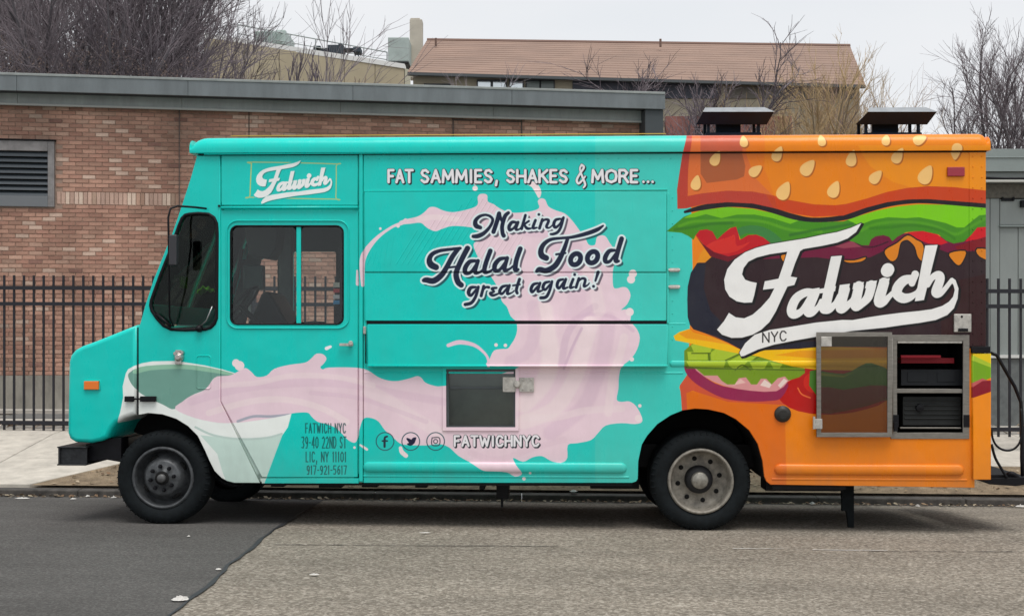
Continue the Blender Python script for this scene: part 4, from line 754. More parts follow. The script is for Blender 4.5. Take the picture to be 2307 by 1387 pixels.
# ---- wheel arches, chassis
well = mat('wheel_well', (.006, .006, .007), .9)
def liner(arch, depth, nm):
    P_ = Tn(arch, .0); n = len(P_)
    cx = sum(p[0] for p in P_)/n; cz = P_[0][1]
    for side in (.03, FY-.03-depth):
        vs = []; mb = MB()
        for x, z in P_:
            d = Vector((x-cx, z-cz)); d = d.normalized()*.012 if d.length else d
            vs += [(x+d.x, side, z+d.y), (x+d.x, side+depth, z+d.y)]
        mb.add(vs, [(2*i, 2*i+1, 2*i+3, 2*i+2) for i in range(n-1)])
        yb = side+depth if side < 1 else side
        mb.add([(x, yb, z) for x, z in P_], [tuple(range(n))])
        mb.obj(nm, well, truck)
liner(arch_f, .55, 'wheel_well'); liner(arch_r, .8, 'wheel_well')
xa, xb = T(250, 0)[0], T(2200, 0)[0]
MB().box(xa, xb, .6, .68, .42, .62).box(xa, xb, FY-.68, FY-.6, .42, .62).obj('chassis_rail', blackm, truck, bevel=.004)
MB().tube([(T(361, 0)[0], .15, .36), (T(361, 0)[0], FY-.15, .3)], .05, 10).tube([(T(1581, 0)[0], .2, .38), (T(1581, 0)[0], FY-.2, .3)], .07, 12).lathe([(.02, -.2), (.14, -.1), (.17, 0), (.14, .1), (.02, .2)], (T(1581, 0)[0], 1.1, .36), 16).obj('axles', blackm, truck, smooth=True)
ub = MB()
for x0, x1, y1, ly in [(610, 640, 1096, .3), (718, 770, 1098, .35), (815, 850, 1097, .4), (935, 962, 1098, .3), (1080, 1092, 1102, .3), (1118, 1146, 1122, .45), (1270, 1420, 1094, .35), (1725, 1900, 1105, .3), (1330, 1440, 1100, .6)]:
    a = T(x0, y1, ly); b = T(x1, 1070, ly); ub.box(a[0], b[0], ly, ly+.25, a[1], b[1])
a = T(1128, 1142, .5); ub.box(a[0], a[0]+.02, .5, .53, a[1], .4)
ub.tube([(T(640, 0)[0], .9, .30), (T(1400, 0)[0], .9, .31)], .045, 8).box(T(700, 0)[0], T(1000, 0)[0], 1.0, 1.7, .26, .45).box(T(1180, 0)[0], T(1400, 0)[0], .9, 1.6, .27, .45)
ub.obj('underbody_gear', blackm, truck, bevel=.004)
pbox('step_well', 590, 1083, 660, 1092, .1, .6, black, truck)
MB().prism([T(x, y, 1.3) for x, y in [(1896, 1092), (1924, 1092), (1924, 1178), (1915, 1180), (1896, 1120)]], 1.3, 1.34).prism([T(x, y, .35) for x, y in [(1897, 1094), (1924, 1094), (1924, 1192), (1912, 1192), (1908, 1150), (1897, 1150)]], .35, .39).obj('mud_flap', rubber, truck)
plate('inner_sill', [(600, 1088), (1424, 1088), (1424, 1094), (600, 1092)], [], .04, .03, black); plate('inner_sill', [(1740, 1092), (1905, 1095), (1905, 1102), (1740, 1102)], [], .04, .03, black)
# ---- rear step, rail and hanging cable (beyond the rear corner)
rs = empty('rear_rack'); rs.parent = truck
xr = T(2205, 1085)[0]
a = T(2236, 1092); b = T(2330, 1078)
MB().prism([T(2212, 1081), T(2330, 1077), T(2330, 1094), T(2300, 1098), T(2240, 1094)], .1, FY-.1).box(T(2236, 0)[0], T(2300, 0)[0], .12, .5, T(0, 1080)[1], T(0, 1062)[1]).obj('step_deck', blackm, rs, bevel=.005)
MB().tube([loc3(2232, 795, .2), loc3(2246, 800, .2), loc3(2264, 832, .2), loc3(2286, 870, .2), loc3(2300, 905, .2), loc3(2303, 960, .2), loc3(2302, 1030, .2), loc3(2304, 1085, .2)], .015, 8).obj('rack_tube', blackm, rs, smooth=True)
MB().tube([loc3(2306, 960, .9), loc3(2308, 1085, .9)], .015, 8).obj('rack_tube', blackm, rs, smooth=True)
cb_ = [loc3(2234+x, y, .12) for x, y in [(0, 965), (2, 985), (10, 1002), (24, 1012), (40, 1014), (54, 1008), (64, 994), (68, 970), (66, 920)]]
MB().tube([Vector(p) for p in spline(cb_, 4)], .009, 8).tube([Vector(p) for p in spline([loc3(2234, 1000, .1), loc3(2242, 1030, .1), loc3(2256, 1055, .1), loc3(2268, 1075, .1)], 4)], .011, 8).obj('power_cable', black, rs, smooth=True)
MB().tube([Vector(p) for p in spline([loc3(2266, 1072, .15), loc3(2278, 1066, .12), loc3(2290, 1072, .12), loc3(2300, 1080, .15)], 4)], .02, 8).obj('cable_coil', black, rs, smooth=True)
# hi-vis cloth on the dash
hv = MB(); c = Vector(loc3(464, 656, 1.0)); n = 14
vs = [(c.x+.085*(i/13-.5)*1.3, c.y-.1+.2*j/13, c.z-.02+.05*math.sin(math.pi*i/13)+.02*i/13+.01*math.sin(i*1.1+j*.6)) for i in range(n) for j in range(n)]
hv.add(vs, [(i*n+j, i*n+j+1, (i+1)*n+j+1, (i+1)*n+j) for i in range(n-1) for j in range(n-1)])
hvo = hv.obj('safety_vest', mat('hi_vis', (.35, .75, .05), .7), None, smooth=True); hvo.rotation_euler = (0, 0, -YAW); sm = hvo.modifiers.new('thick', 'SOLIDIFY'); sm.thickness = .01
tag(hvo, label='folded neon green safety vest lying behind the quarter window of the food truck', cat='vest')
# ------------------------------------------------------------ ground
KY = 2.45                                     # the kerb
def gz(x, y):
    b = -.0176-.0062*x
    if y <= 0: return b
    c = max(.02, min(.22, .118+.0038*x))
    if y <= KY: return b-c*(y/KY)**1.3
    if y <= 5.2: return b-c+.078+(y-KY)/(5.2-KY)*(.257+c)
    if y <= 9.5: return b+.335+(y-5.2)*.012
    return b*max(0, 1-(y-9.5)/60)+.387
def sheet(name, x0, x1, y0, y1, nx, ny, m, dz=0, parent=None, kind='structure', xf=None, zf=gz):
    mb = MB(); vs = []
    for j in range(ny+1):
        y = y0+(y1-y0)*j/ny
        a, b = (x0, x1) if xf is None else xf(y)
        for i in range(nx+1):
            x = a+(b-a)*i/nx; vs.append((x, y, zf(x, y)+dz))
    mb.add(vs, [(j*(nx+1)+i, j*(nx+1)+i+1, (j+1)*(nx+1)+i+1, (j+1)*(nx+1)+i) for j in range(ny) for i in range(nx)])
    o = mb.obj(name, m, parent, smooth=True)
    if kind: o['kind'] = kind
    return o
def rz(x, y): return gz(x, min(y, KY-1e-5))
def asphalt(name, base, lo, hi, sc, stain):
    m = bpy.data.materials.new(name); m.use_nodes = True; nt = m.node_tree; N, L = nt.nodes, nt.links; b = N['Principled BSDF']
    t = N.new('ShaderNodeTexCoord'); v = N.new('ShaderNodeTexVoronoi'); v.inputs['Scale'].default_value = sc; v.feature = 'F1'
    n1 = N.new('ShaderNodeTexNoise'); n1.inputs['Scale'].default_value = sc*.55; n1.inputs['Detail'].default_value = 10; n1.inputs['Roughness'].default_value = .8
    n2 = N.new('ShaderNodeTexNoise'); n2.inputs['Scale'].default_value = .9; n2.inputs['Detail'].default_value = 9; n2.inputs['Roughness'].default_value = .65
    mp = N.new('ShaderNodeMapping'); mp.inputs['Scale'].default_value = (.5, 1.6, 1)
    for q in (v, n1): L.new(t.outputs['Object'], q.inputs[0])
    L.new(t.outputs['Object'], mp.inputs[0]); L.new(mp.outputs[0], n2.inputs[0])
    r = N.new('ShaderNodeValToRGB'); e = r.color_ramp.elements; e[0].position = .0; e[0].color = (*lo, 1); e[1].position = 1; e[1].color = (*hi, 1)
    k = r.color_ramp.elements.new(.5); k.color = (*base, 1)
    sp = N.new('ShaderNodeSeparateColor'); L.new(v.outputs['Color'], sp.inputs[0])
    mxv = N.new('ShaderNodeMath'); mxv.operation = 'MULTIPLY_ADD'; mxv.inputs[1].default_value = .45; L.new(sp.outputs[0], mxv.inputs[0])
    m2 = N.new('ShaderNodeMath'); m2.operation = 'MULTIPLY_ADD'; m2.inputs[1].default_value = 1.7; m2.inputs[2].default_value = -.58; L.new(n1.outputs[0], m2.inputs[0]); L.new(m2.outputs[0], mxv.inputs[2]); L.new(mxv.outputs[0], r.inputs[0])
    st = N.new('ShaderNodeMapRange'); st.inputs[1].default_value = .3; st.inputs[2].default_value = .75; st.inputs[3].default_value = 1-stain; st.inputs[4].default_value = 1+stain*.5; L.new(n2.outputs[0], st.inputs[0])
    mu = N.new('ShaderNodeVectorMath'); mu.operation = 'SCALE'; L.new(r.outputs[0], mu.inputs[0]); L.new(st.outputs[0], mu.inputs['Scale']); L.new(mu.outputs[0], b.inputs['Base Color'])
    b.inputs['Roughness'].default_value = .92; b.inputs['Specular IOR Level'].default_value = .25
    bp = N.new('ShaderNodeBump'); bp.inputs['Strength'].default_value = .55; bp.inputs['Distance'].default_value = .008; L.new(n1.outputs[0], bp.inputs['Height']); L.new(bp.outputs[0], b.inputs['Normal'])
    return m
road = sheet('road', -60, 60, -30, KY, 60, 120, asphalt('worn_asphalt', (.235, .205, .165), (.08, .068, .056), (.50, .455, .39), 60, .3), zf=rz)
XP = -1.88
wob = lambda y: XP+.012*math.sin(y*1.7)+.006*math.sin(y*5)+.004*math.sin(y*13)
sheet('road_patch', 0, 0, -30, KY-.02, 30, 260, asphalt('new_asphalt', (.095, .09, .085), (.055, .052, .05), (.17, .165, .155), 85, .26), dz=.005, xf=lambda y: (-60, wob(y)))
tar = mat('tar_seal', (.03, .032, .036), .6, noise=.4, nscale=20, bump=.2)
sheet('tar_seam', 0, 0, -5, 1.2, 3, 200, tar, dz=.009, xf=lambda y: (wob(y)-.016-.006*math.sin(y*7), wob(y)+.012+.007*math.sin(y*5)+.004*math.sin(y*17)))
def crack(x0, x1, y, wd, m, seed_, name='road_crack'):
    rr = random.Random(seed_); mb = MB(); vs = []; n = int((x1-x0)/.06); yy = y
    for i in range(n+1):
        x = x0+(x1-x0)*i/n; yy += rr.uniform(-.006, .006); w_ = wd*rr.uniform(.2, 1)
        vs += [(x, yy-w_, gz(x, yy)+.0045), (x, yy+w_, gz(x, yy)+.0045)]
    mb.add(vs, [(2*i, 2*i+2, 2*i+3, 2*i+1) for i in range(n)]); return mb.obj(name, m, None, kind='structure')
ckm = mat('crack_dark', (.035, .03, .028), .9)
crack(-1.75, .35, -.78, .010, ckm, 1); crack(.9, 1.55, -.86, .004, ckm, 2); crack(2.6, 5.5, -.9, .008, ckm, 3); crack(.2, .8, -1.0, .003, ckm, 4)
pm = mat('worn_paint', (.55, .53, .5), .8, noise=.3, nscale=40)
crack(1.62, 2.0, -.83, .010, pm, 5, 'worn_paint_mark'); crack(2.2, 2.75, -.86, .014, pm, 6, 'worn_paint_mark'); crack(2.08, 2.16, -.84, .006, pm, 7, 'worn_paint_mark')
# far land
dirt = mat('bare_ground', (.16, .13, .10), .95, noise=.5, nscale=3, bump=.4, bscale=12, col2=(.28, .24, .19))
sheet('ground', -150, 150, 5.15, 260, 40, 40, mat('gravel_ground', (.24, .225, .2), .95, noise=.35, nscale=6, bump=.5, bscale=40), dz=-.01)
sheet('lower_ground', -60, 60, KY+.14, 5.2, 60, 10, dirt, dz=-.03)
# kerb stones
conc = mat('concrete', (.50, .46, .40), .85, noise=.22, nscale=5, bump=.15)
kerbm = mat('kerb_stone', (.065, .058, .052), .9, noise=.6, nscale=9, bump=.3, bscale=30)
kerb = empty('kerb', (0, KY, 0), kind='structure')
for k in range(-9, 10):
    x0, x1 = k*1.5+.1+.0015, (k+1)*1.5+.1-.0015
    mb = MB(); z0, z1 = gz(x0, KY), gz(x1, KY)
    mb.add([(x0, 0, z0-.2), (x1, 0, z1-.2), (x1, .15, z1-.2), (x0, .15, z0-.2), (x0, .012, z0+.07), (x1, .012, z1+.07), (x1, .15, z1+.076), (x0, .15, z0+.076)], [(0, 3, 2, 1), (4, 5, 6, 7), (0, 1, 5, 4), (1, 2, 6, 5), (2, 3, 7, 6), (3, 0, 4, 7)])
    mb.obj('kerb_stone', kerbm, kerb, bevel=.012)
# pavement slabs behind a soil verge; the slabs run down to the kerb at the left as a crossing
pav = empty('pavement', kind='structure')
def slab(q):
    mb = MB(); vs = [(x, y, gz(x, y)-.06) for x, y in q]+[(x, y, gz(x, y)+.012) for x, y in q]; n = len(q)
    mb.add(vs, [tuple(range(n))[::-1], tuple(range(n, 2*n))]+[(i, (i+1) % n, (i+1) % n+n, i+n) for i in range(n)])
    return mb.obj('slab', conc, pav, bevel=.008)
g = .006
for k in range(-8, 9):
    x0, x1 = k*1.5+.35, (k+1)*1.5+.35
    slab([(x0+g, 3.75+g), (x1-g, 3.75+g), (x1-g, 5.0-g), (x0+g, 5.0-g)])
    slab([(x0+g, 5.0+g), (x1-g, 5.0+g), (x1-g, 5.5-g), (x0+g, 5.5-g)])
for k in range(-8, -3):
    x0, x1 = k*1.5+.35, (k+1)*1.5+.35
    if k < -4: slab([(x0+g, KY+.16), (x1-g, KY+.16), (x1-g, 3.75-g), (x0+g, 3.75-g)])
slab([(-5.65+g, KY+.16), (-4.95, KY+.16), (-4.2, 3.75-g), (-5.65+g, 3.75-g)])
verge = sheet('verge', -4.9, 30, KY+.15, 3.75, 90, 8, mat('verge_soil', (.10, .07, .042), .95, noise=.5, nscale=7, bump=.7, bscale=40, col2=(.30, .225, .145)), dz=.004, xf=lambda y: (-4.93+(y-KY-.16)*.577, 30))
# dry grass and leaf litter on the verge
def litter(name, n, fx, size, cols, up=.3, label=None, flat=True):
    me = MB(); tint = []
    for i in range(n):
        x, y = fx(); z = gz(x, y)+.012; a = random.uniform(0, 6.28); s = size*random.uniform(.5, 1.5); b = random.uniform(-up, up)
        if flat: q = [(-s, -s*.4, 0), (s*.2, -s*.6, s*b), (s, 0, s*abs(b)), (s*.1, s*.6, s*b*.5)]
        else: h = s*2.2; q = [(-s*.1, 0, 0), (s*.1, 0, 0), (s*.6*b+s*.03, s*b, h), (s*.6*b-s*.03, s*b, h)]
        me.add([(x+u*math.cos(a)-v*math.sin(a), y+u*math.sin(a)+v*math.cos(a), z+abs(w_)) for u, v, w_ in q], [(0, 1, 2, 3)]); tint.append(random.choice(cols))
    o = me.obj(name, tintmat(), None, kind='stuff'); att = o.data.color_attributes.new('tint', 'FLOAT_COLOR', 'CORNER')
    att.data.foreach_set('color', np.repeat(np.array([(*c, 1) for c in tint], np.float32), 4, 0).ravel()); return o
def tintmat(name='leaf_tint', rough=.85, bump=0):
    if name in MATS: return MATS[name]
    m = bpy.data.materials.new(name); m.use_nodes = True; nt = m.node_tree; N, L = nt.nodes, nt.links; MATS[name] = m
    a = N.new('ShaderNodeAttribute'); a.attribute_name = 'tint'; b = N['Principled BSDF']; b.inputs['Roughness'].default_value = rough; b.inputs['Specular IOR Level'].default_value = .25
    if bump:
        t = N.new('ShaderNodeTexCoord'); n = N.new('ShaderNodeTexNoise'); n.inputs['Scale'].default_value = 26; n.inputs['Detail'].default_value = 8
        mx = N.new('ShaderNodeMix'); mx.data_type = 'RGBA'; mx.blend_type = 'MULTIPLY'; mx.inputs[0].default_value = .6; r = N.new('ShaderNodeMapRange'); r.inputs[3].default_value = .5; r.inputs[4].default_value = 1.4
        L.new(t.outputs['Object'], n.inputs[0]); L.new(n.outputs[0], r.inputs[0]); L.new(a.outputs[0], mx.inputs[6]); L.new(r.outputs[0], mx.inputs[7])
        gp = N.new('ShaderNodeNewGeometry'); n3 = N.new('ShaderNodeTexNoise'); n3.inputs['Scale'].default_value = .9; n3.inputs['Detail'].default_value = 6; mp3 = N.new('ShaderNodeMapping'); mp3.inputs['Scale'].default_value = (1, 1, .45); L.new(gp.outputs['Position'], mp3.inputs[0]); L.new(mp3.outputs[0], n3.inputs[0])
        r3 = N.new('ShaderNodeMapRange'); r3.inputs[1].default_value = .3; r3.inputs[2].default_value = .7; r3.inputs[3].default_value = .68; r3.inputs[4].default_value = 1.25; L.new(n3.outputs[0], r3.inputs[0])
        v3 = N.new('ShaderNodeVectorMath'); v3.operation = 'SCALE'; L.new(mx.outputs[2], v3.inputs[0]); L.new(r3.outputs[0], v3.inputs['Scale']); L.new(v3.outputs[0], b.inputs['Base Color'])
        bp = N.new('ShaderNodeBump'); bp.inputs['Strength'].default_value = bump; bp.inputs['Distance'].default_value = .006; L.new(n.outputs[0], bp.inputs['Height']); L.new(bp.outputs[0], b.inputs['Normal'])
    else: L.new(a.outputs[0], b.inputs['Base Color'])
    return m
U = random.uniform
tag(litter('dry_grass', 9000, lambda: (lambda y: (U(-4.95+(y-KY)*.6, 7), y))(U(KY+.17, 3.7)), .0085, [(.36, .27, .15), (.25, .17, .09), (.20, .20, .09), (.42, .34, .22), (.13, .10, .06)], .5, flat=False), 'short dry brown grass on the verge behind the kerb', 'grass')
tag(litter('verge_leaves', 700, lambda: (lambda y: (U(-4.9+(y-KY)*.6, 7), y))(U(KY+.17, 3.7)), .022, [(.20, .12, .07), (.34, .24, .14), (.12, .08, .05), (.42, .34, .24)], .7), 'brown dead leaves scattered over the dry verge beside the front wheel', 'leaves')
tag(litter('fallen_leaves', 900, lambda: (U(-7, 8), KY-abs(random.gauss(0, .07))-.01), .024, [(.26, .18, .11), (.16, .1, .06), (.34, .28, .2), (.10, .08, .06)], .8), 'brown leaf litter and grit lying in the gutter', 'leaves')
tag(litter('leaf_litter', 700, lambda: (U(3.6, 8), U(6.6, 9.0)) if U(0, 1) < .6 else (U(-9, 8), U(5.5, 6.0)), .05, [(.42, .26, .14), (.2, .12, .07), (.62, .55, .46), (.3, .18, .1)], .8), 'brown fallen leaves on the ground behind the fence', 'leaves')
# paper scraps
paper = mat('paper', (.55, .53, .50), .8, noise=.15, nscale=40)
def scrap(px, py, w_, h_, label, sd_, name='paper_scrap', group=None, m=None):
    # find the ground point under that pixel
    Y = -3.
    for _ in range(40):
        p = at(px, py, Y); e = p.z-gz(p.x, Y); Y += e*4.0
    p = at(px, py, Y); s = (Y-CY)/F; rr = random.Random(sd_)
    a, b = w_*s/2, max(.012, h_*s/2*2.4)
    n = 9; vs = [(0, 0, 0)]; 
    mb = MB(); vs = []
    for i in range(n):
        for j in range(n):
            u, v = i/(n-1)*2-1, j/(n-1)*2-1; k = math.sqrt(max(0, 1-.5*v*v)); k2 = math.sqrt(max(0, 1-.5*u*u))
            vs.append((u*k*a+rr.uniform(-.1, .1)*a, v*k2*b+rr.uniform(-.1, .1)*b, (1-max(abs(u), abs(v)))*h_*s*.5*rr.uniform(.2, 1.6)+.006))
    mb.add(vs, [(i*n+j, (i+1)*n+j, (i+1)*n+j+1, i*n+j+1) for i in range(n-1) for j in range(n-1)])
    o = mb.obj(name, m or paper, None); o.location = (p.x, Y, gz(p.x, Y)+.008); tag(o, label, 'litter', group); return o
scrap(406, 1354, 38, 15, 'crumpled white paper on the dark asphalt near the tar seam', 1)
scrap(492, 1286, 13, 6, 'small pale scrap lying right on the tar seam', 2)
scrap(708, 1298, 22, 5, 'small white scrap on the light asphalt right of the tar seam', 3)
scrap(425, 1211, 7, 4, 'tiny white speck on the dark patch just past the front wheel', 4)
scrap(957, 1203, 26, 3, 'thin flat pale scrap at the edge of the shadow under the truck', 5)
scrap(50, 1125, 34, 5, 'widest white scrap in the gutter at the far left', 6)
scrap(165, 1126, 13, 5, 'smaller white scrap in the gutter left of the front wheel', 7)
scrap(197, 1119, 9, 6, 'upright pale scrap against the kerb left of the front wheel', 8)
scrap(256, 1123, 12, 6, 'white scrap touching the front tyre by the kerb', 9)
scrap(1292, 1125, 18, 8, 'white scrap by the kerb, seen under the truck between the wheels', 10)
scrap(1830, 1137, 14, 9, 'white scrap in the gutter behind the rear wheel', 11)
scrap(2068, 1138, 9, 7, 'small white scrap in the gutter under the orange rear end', 12)
scrap(2300, 1138, 22, 8, 'pale scrap in the gutter at the far right', 13)
# ------------------------------------------------------------ fence (one run, each picket a part)
fence = empty('picket_fence', (0, 0, 0), label='long black steel picket fence between the pavement and the brick building', cat='fence')
fm = mat('fence_black', (.01, .01, .016), .45, noise=.3)
def FYl(x): return 5.32-.0735*(x+5.9)
def fz(x, zl, zr): return zl+(zr-zl)*(x+6.4)/12.5
zt = lambda x: fz(x, at(0, 620, FYl(-6.4)).z, at(2307, 627.6, FYl(6.1)).z)
zb_ = lambda x: fz(x, at(0, 969, FYl(-6.4)).z, at(2307, 984, FYl(6.1)).z)
base_me = MB().box(-.012, .012, -.012, .012, 0, 1).mesh('picket'); base_me.materials.append(fm)
x = -9.2; pk = None
while x < 8.6:
    o = bpy.data.objects.new('picket', base_me) if pk is None else pk.copy()
    COL.objects.link(o); o.parent = fence; o.location = (x, FYl(x), zb_(x)); o.scale = (1, 1, zt(x)-zb_(x)); pk = pk or o
    x += .1278
for py0, py1 in ((648, 656), (684, 690), (951, 967)):
    pts = []
    for x in (-9.3, 8.7):
        k = (x+6.4)/12.5; za_ = at(0, py0, FYl(-6.4)).z; zb2 = at(2307, py1, FYl(6.1)).z; pts.append((x, FYl(x)-.004, za_+(zb2-za_)*k))
    (x0, y0, z0), (x1, y1, z1) = pts; h = .023
    MB().add([(x0, y0-h, z0-h), (x1, y1-h, z1-h), (x1, y1+h, z1-h), (x0, y0+h, z0-h), (x0, y0-h, z0+h), (x1, y1-h, z1+h), (x1, y1+h, z1+h), (x0, y0+h, z0+h)], [(0, 3, 2, 1), (4, 5, 6, 7), (0, 1, 5, 4), (1, 2, 6, 5), (2, 3, 7, 6), (3, 0, 4, 7)]).obj('rail', fm, fence)
for x in (-8.7, -3.2, -.8, 1.6, 3.9, 7.4): MB().box(x-.03, x+.03, FYl(x)-.03, FYl(x)+.03, gz(x, FYl(x))-.2, zt(x)+.05).box(x-.036, x+.036, FYl(x)-.036, FYl(x)+.036, zt(x)+.05, zt(x)+.065).obj('post', fm, fence)
# ------------------------------------------------------------ low brick building
DL, DR = 18.6, 20.04                          # distances of its wall at the left edge and at its right corner
PL = Vector(((0-CX)/F*DL, CY+DL)); PR = Vector(((1440-CX)/F*20.0, CY+20.0))
WD_ = (PR-PL).normalized(); WL = (PR-PL).length; WA = math.atan2(WD_.y, WD_.x)
bld = empty('brick_building', (PL.x, PL.y, 0), WA, label='low red brick building with a wide grey metal fascia behind the fence', cat='building')
def wz(py, d): return CZ-(py-HY)/F*d
ZB, ZT = wz(845, DL), wz(236, DL)             # foot and head of the brickwork
BL, BH, MJ = .203, .0677, .010
mortar = mat('mortar', (.36, .25, .195), .95, noise=.2, nscale=12, bump=.2)
U0, U1 = -2.2, WL
MB().box(U0, U1, .012, .4, 0, ZT+.3).obj('wall_core', mortar, bld)
MB().box(U0, U1+.0, -.012, .011, -.2, ZB-.004).obj('concrete_plinth', mat('plinth_concrete', (.27, .25, .215), .9, noise=.4, nscale=3.5, bump=.2, stretch=(1, 1, .4)), bld)
holes = []                                    # rectangles left free of brick: (u0, u1, z0, z1)
def upx(px):                                  # where along the wall a pixel column falls
    dx = (px-CX)/F
    # PL + u*WD = t*(dx,1)+(0,CY)
    u = (dx*(PL.y-CY)-PL.x)/(WD_.x-dx*WD_.y); return u
def zpx(px, py): u = upx(px); d = PL.y+u*WD_.y-CY; return wz(py, d)
lv = (-2.0, upx(124), zpx(60, 466), zpx(60, 318)); holes.append(lv)
sol = (upx(128), upx(404), zpx(250, 461), zpx(250, 432))
row_s = round((sol[2]-ZB)/BH); sz0 = ZB+row_s*BH; sz1 = sz0+3*BH
bricks = []
def btint():
    r = random.random(); k = random.uniform(.8, 1.2)
    c = (.44, .255, .19) if r < .55 else (.40, .22, .165) if r < .78 else (.49, .31, .235) if r < .93 else (.31, .17, .135) if r < .96 else (.54, .39, .31)
    return tuple(v*k for v in c)
row = 0; z = ZB
while z < ZT-.02:
    u = U0-(BL/2 if row % 2 else 0)
    while u < U1:
        a, b = max(U0, u), min(U1, u+BL-MJ)
        insole = sz0-.01 < z < sz1-.03 and u+BL > sol[0] and u < sol[1]
        if b-a > .03 and not insole and not any(b > h[0] and a < h[1] and z+BH > h[2] and z < h[3] for h in holes):
            bricks.append((a, b, z, z+BH-MJ, U(-.004, .003), btint()))
        u += BL
    z += BH; row += 1
u = sol[0]
while u < sol[1]-.03:
    bricks.append((u, u+BH-MJ, sz0, sz1-MJ, U(-.006, .002), tuple(min(.8, c*k_) for c, k_ in zip(btint(), random.choice([(1.1, 1.2, 1.2), (1.35, 1.65, 1.75), (1.2, 1.4, 1.5)]))))); u += BH
vis = lambda b: upx(2) < b[0] and b[1] < upx(440) and b[2] > zpx(200, 640)
order = sorted(range(len(bricks)), key=lambda i: (0 if vis(bricks[i]) else 1, abs(bricks[i][0]-upx(220))+abs(bricks[i][2]-zpx(250, 440))))
single = set(order[:300])
bmm = tintmat('fired_brick', .9, .5)
mesh_cache = {}
def paint_tint(me, cols):
    att = me.color_attributes.new('tint', 'FLOAT_COLOR', 'CORNER'); att.data.foreach_set('color', np.array(cols, np.float32).ravel())
bulk = MB(); bc = []
def brickbox(mb, u0, u1, z0, z1, y):
    c = .004
    mb.add([(u0, y+.004, z0), (u1, y+.004, z0), (u1, y+.004, z1), (u0, y+.004, z1), (u0+c, y, z0+c), (u1-c, y, z0+c), (u1-c, y, z1-c), (u0+c, y, z1-c), (u0, .02, z0), (u1, .02, z0), (u1, .02, z1), (u0, .02, z1)],
           [(4, 5, 6, 7), (0, 1, 5, 4), (1, 2, 6, 5), (2, 3, 7, 6), (3, 0, 4, 7), (0, 8, 9, 1), (1, 9, 10, 2), (2, 10, 11, 3), (3, 11, 8, 0)])
for i, (u0, u1, z0, z1, y, c) in enumerate(bricks):
    if i in single:
        key = (round(u1-u0, 3), round(z1-z0, 3), random.randrange(14))
        if key not in mesh_cache:
            mb = MB(); brickbox(mb, 0, u1-u0, 0, z1-z0, 0); me = mb.mesh('brick'); me.materials.append(bmm); paint_tint(me, [(*c, 1)]*sum(len(f) for f in mb.f)); mesh_cache[key] = me
        o = bpy.data.objects.new('brick', mesh_cache[key]); COL.objects.link(o); o.parent = bld; o.location = (u0, y, z0)
    else:
        brickbox(bulk, u0, u1, z0, z1, y); bc += [(*c, 1)]*36
o = bulk.obj('brickwork', bmm, bld, kind='stuff'); paint_tint(o.data, bc)
jm = mat('joint_sealant', (.10, .075, .065), .8)
for px in (404, 561): MB().box(upx(px)-.008, upx(px)+.008, -.009, .004, ZB, ZT).obj('movement_joint', jm, bld)
for px in (1021, 1175): MB().box(upx(px)-.012, upx(px)+.012, -.009, .004, ZB+2.5, zpx(px, 268)).obj('movement_joint', jm, bld)
MB().box(upx(1021), upx(1175), -.01, .003, zpx(1100, 271)-.02, zpx(1100, 271)).obj('lintel_joint', jm, bld)
# metal fascia and soffit
fasm = mat('fascia_grey', (.150, .17, .178), .5, .1, noise=.22, nscale=2.5, stretch=(1.5, 1, .35), bump=.05, bscale=3); bandm = mat('band_grey', (.27, .29, .28), .55, .1, noise=.2, nscale=3, stretch=(1.5, 1, .35))
def strip(name, p0, p1, y0, y1, z0a, z0b, z1a, z1b, m):
    return MB().add([(p0, y0, z0a), (p1, y0, z0b), (p1, y1, z0b), (p0, y1, z0a), (p0, y0, z1a), (p1, y0, z1b), (p1, y1, z1b), (p0, y1, z1a)], [(0, 3, 2, 1), (4, 5, 6, 7), (0, 1, 5, 4), (1, 2, 6, 5), (2, 3, 7, 6), (3, 0, 4, 7)]).obj(name, m, bld, bevel=.006)
def zq(px, py, dy):                           # height at a pixel for something proud of the wall by dy
    u = upx(px); d = PL.y+u*WD_.y-CY-dy; return wz(py, d)
s_ = lambda pyl, pyr, dy: (zq(0, pyl, dy)+(zq(0, pyl, dy)-zq(1483, pyr, dy))*(-U0*-1)/WL*0, zq(1483, pyr, dy))
def lerpz(pyl, pyr, dy):
    za1, zb1 = zq(0, pyl, dy), zq(1437, pyr, dy); sl = (zb1-za1)/WL; return za1+sl*U0, zb1, sl
D1, D2 = .45, .16
UE = WL+.33
for nm_, pl, pr, ql, qr, dy, m_, ue in [('fascia', 164, 207.5, 203, 245, D1, fasm, UE), ('frieze_band', 206, 247, 236, 277, D2, bandm, WL)]:
    t0, _, ts = lerpz(pl, pr, dy); b0, _, bs = lerpz(ql, qr, dy)
    n = 5
    for k in range(n):
        a_, b_ = U0+(ue-U0)*k/n+(.003 if k else 0), U0+(ue-U0)*(k+1)/n
        strip(nm_+'_panel', a_, b_, -dy, -dy+.03, b0+bs*(a_-U0), b0+bs*(b_-U0), t0+ts*(a_-U0), t0+ts*(b_-U0), m_)
t0, _, ts = lerpz(164, 207.5, D1); b0, _, bs = lerpz(203, 245, D1)
strip('roof_deck', U0, UE, -D1+.03, 9, t0-.05, t0+ts*(UE-U0)-.05, t0-.02, t0+ts*(UE-U0)-.02, fasm)
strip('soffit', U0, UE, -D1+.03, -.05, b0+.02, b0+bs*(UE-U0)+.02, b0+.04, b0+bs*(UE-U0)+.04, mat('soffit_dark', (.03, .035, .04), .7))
strip('coping_lip', U0, UE, -D1-.012, -D1, t0-.03, t0+ts*(UE-U0)-.03, t0+.01, t0+ts*(UE-U0)+.01, bandm)
b1, _, bs1 = lerpz(236, 277, D2)
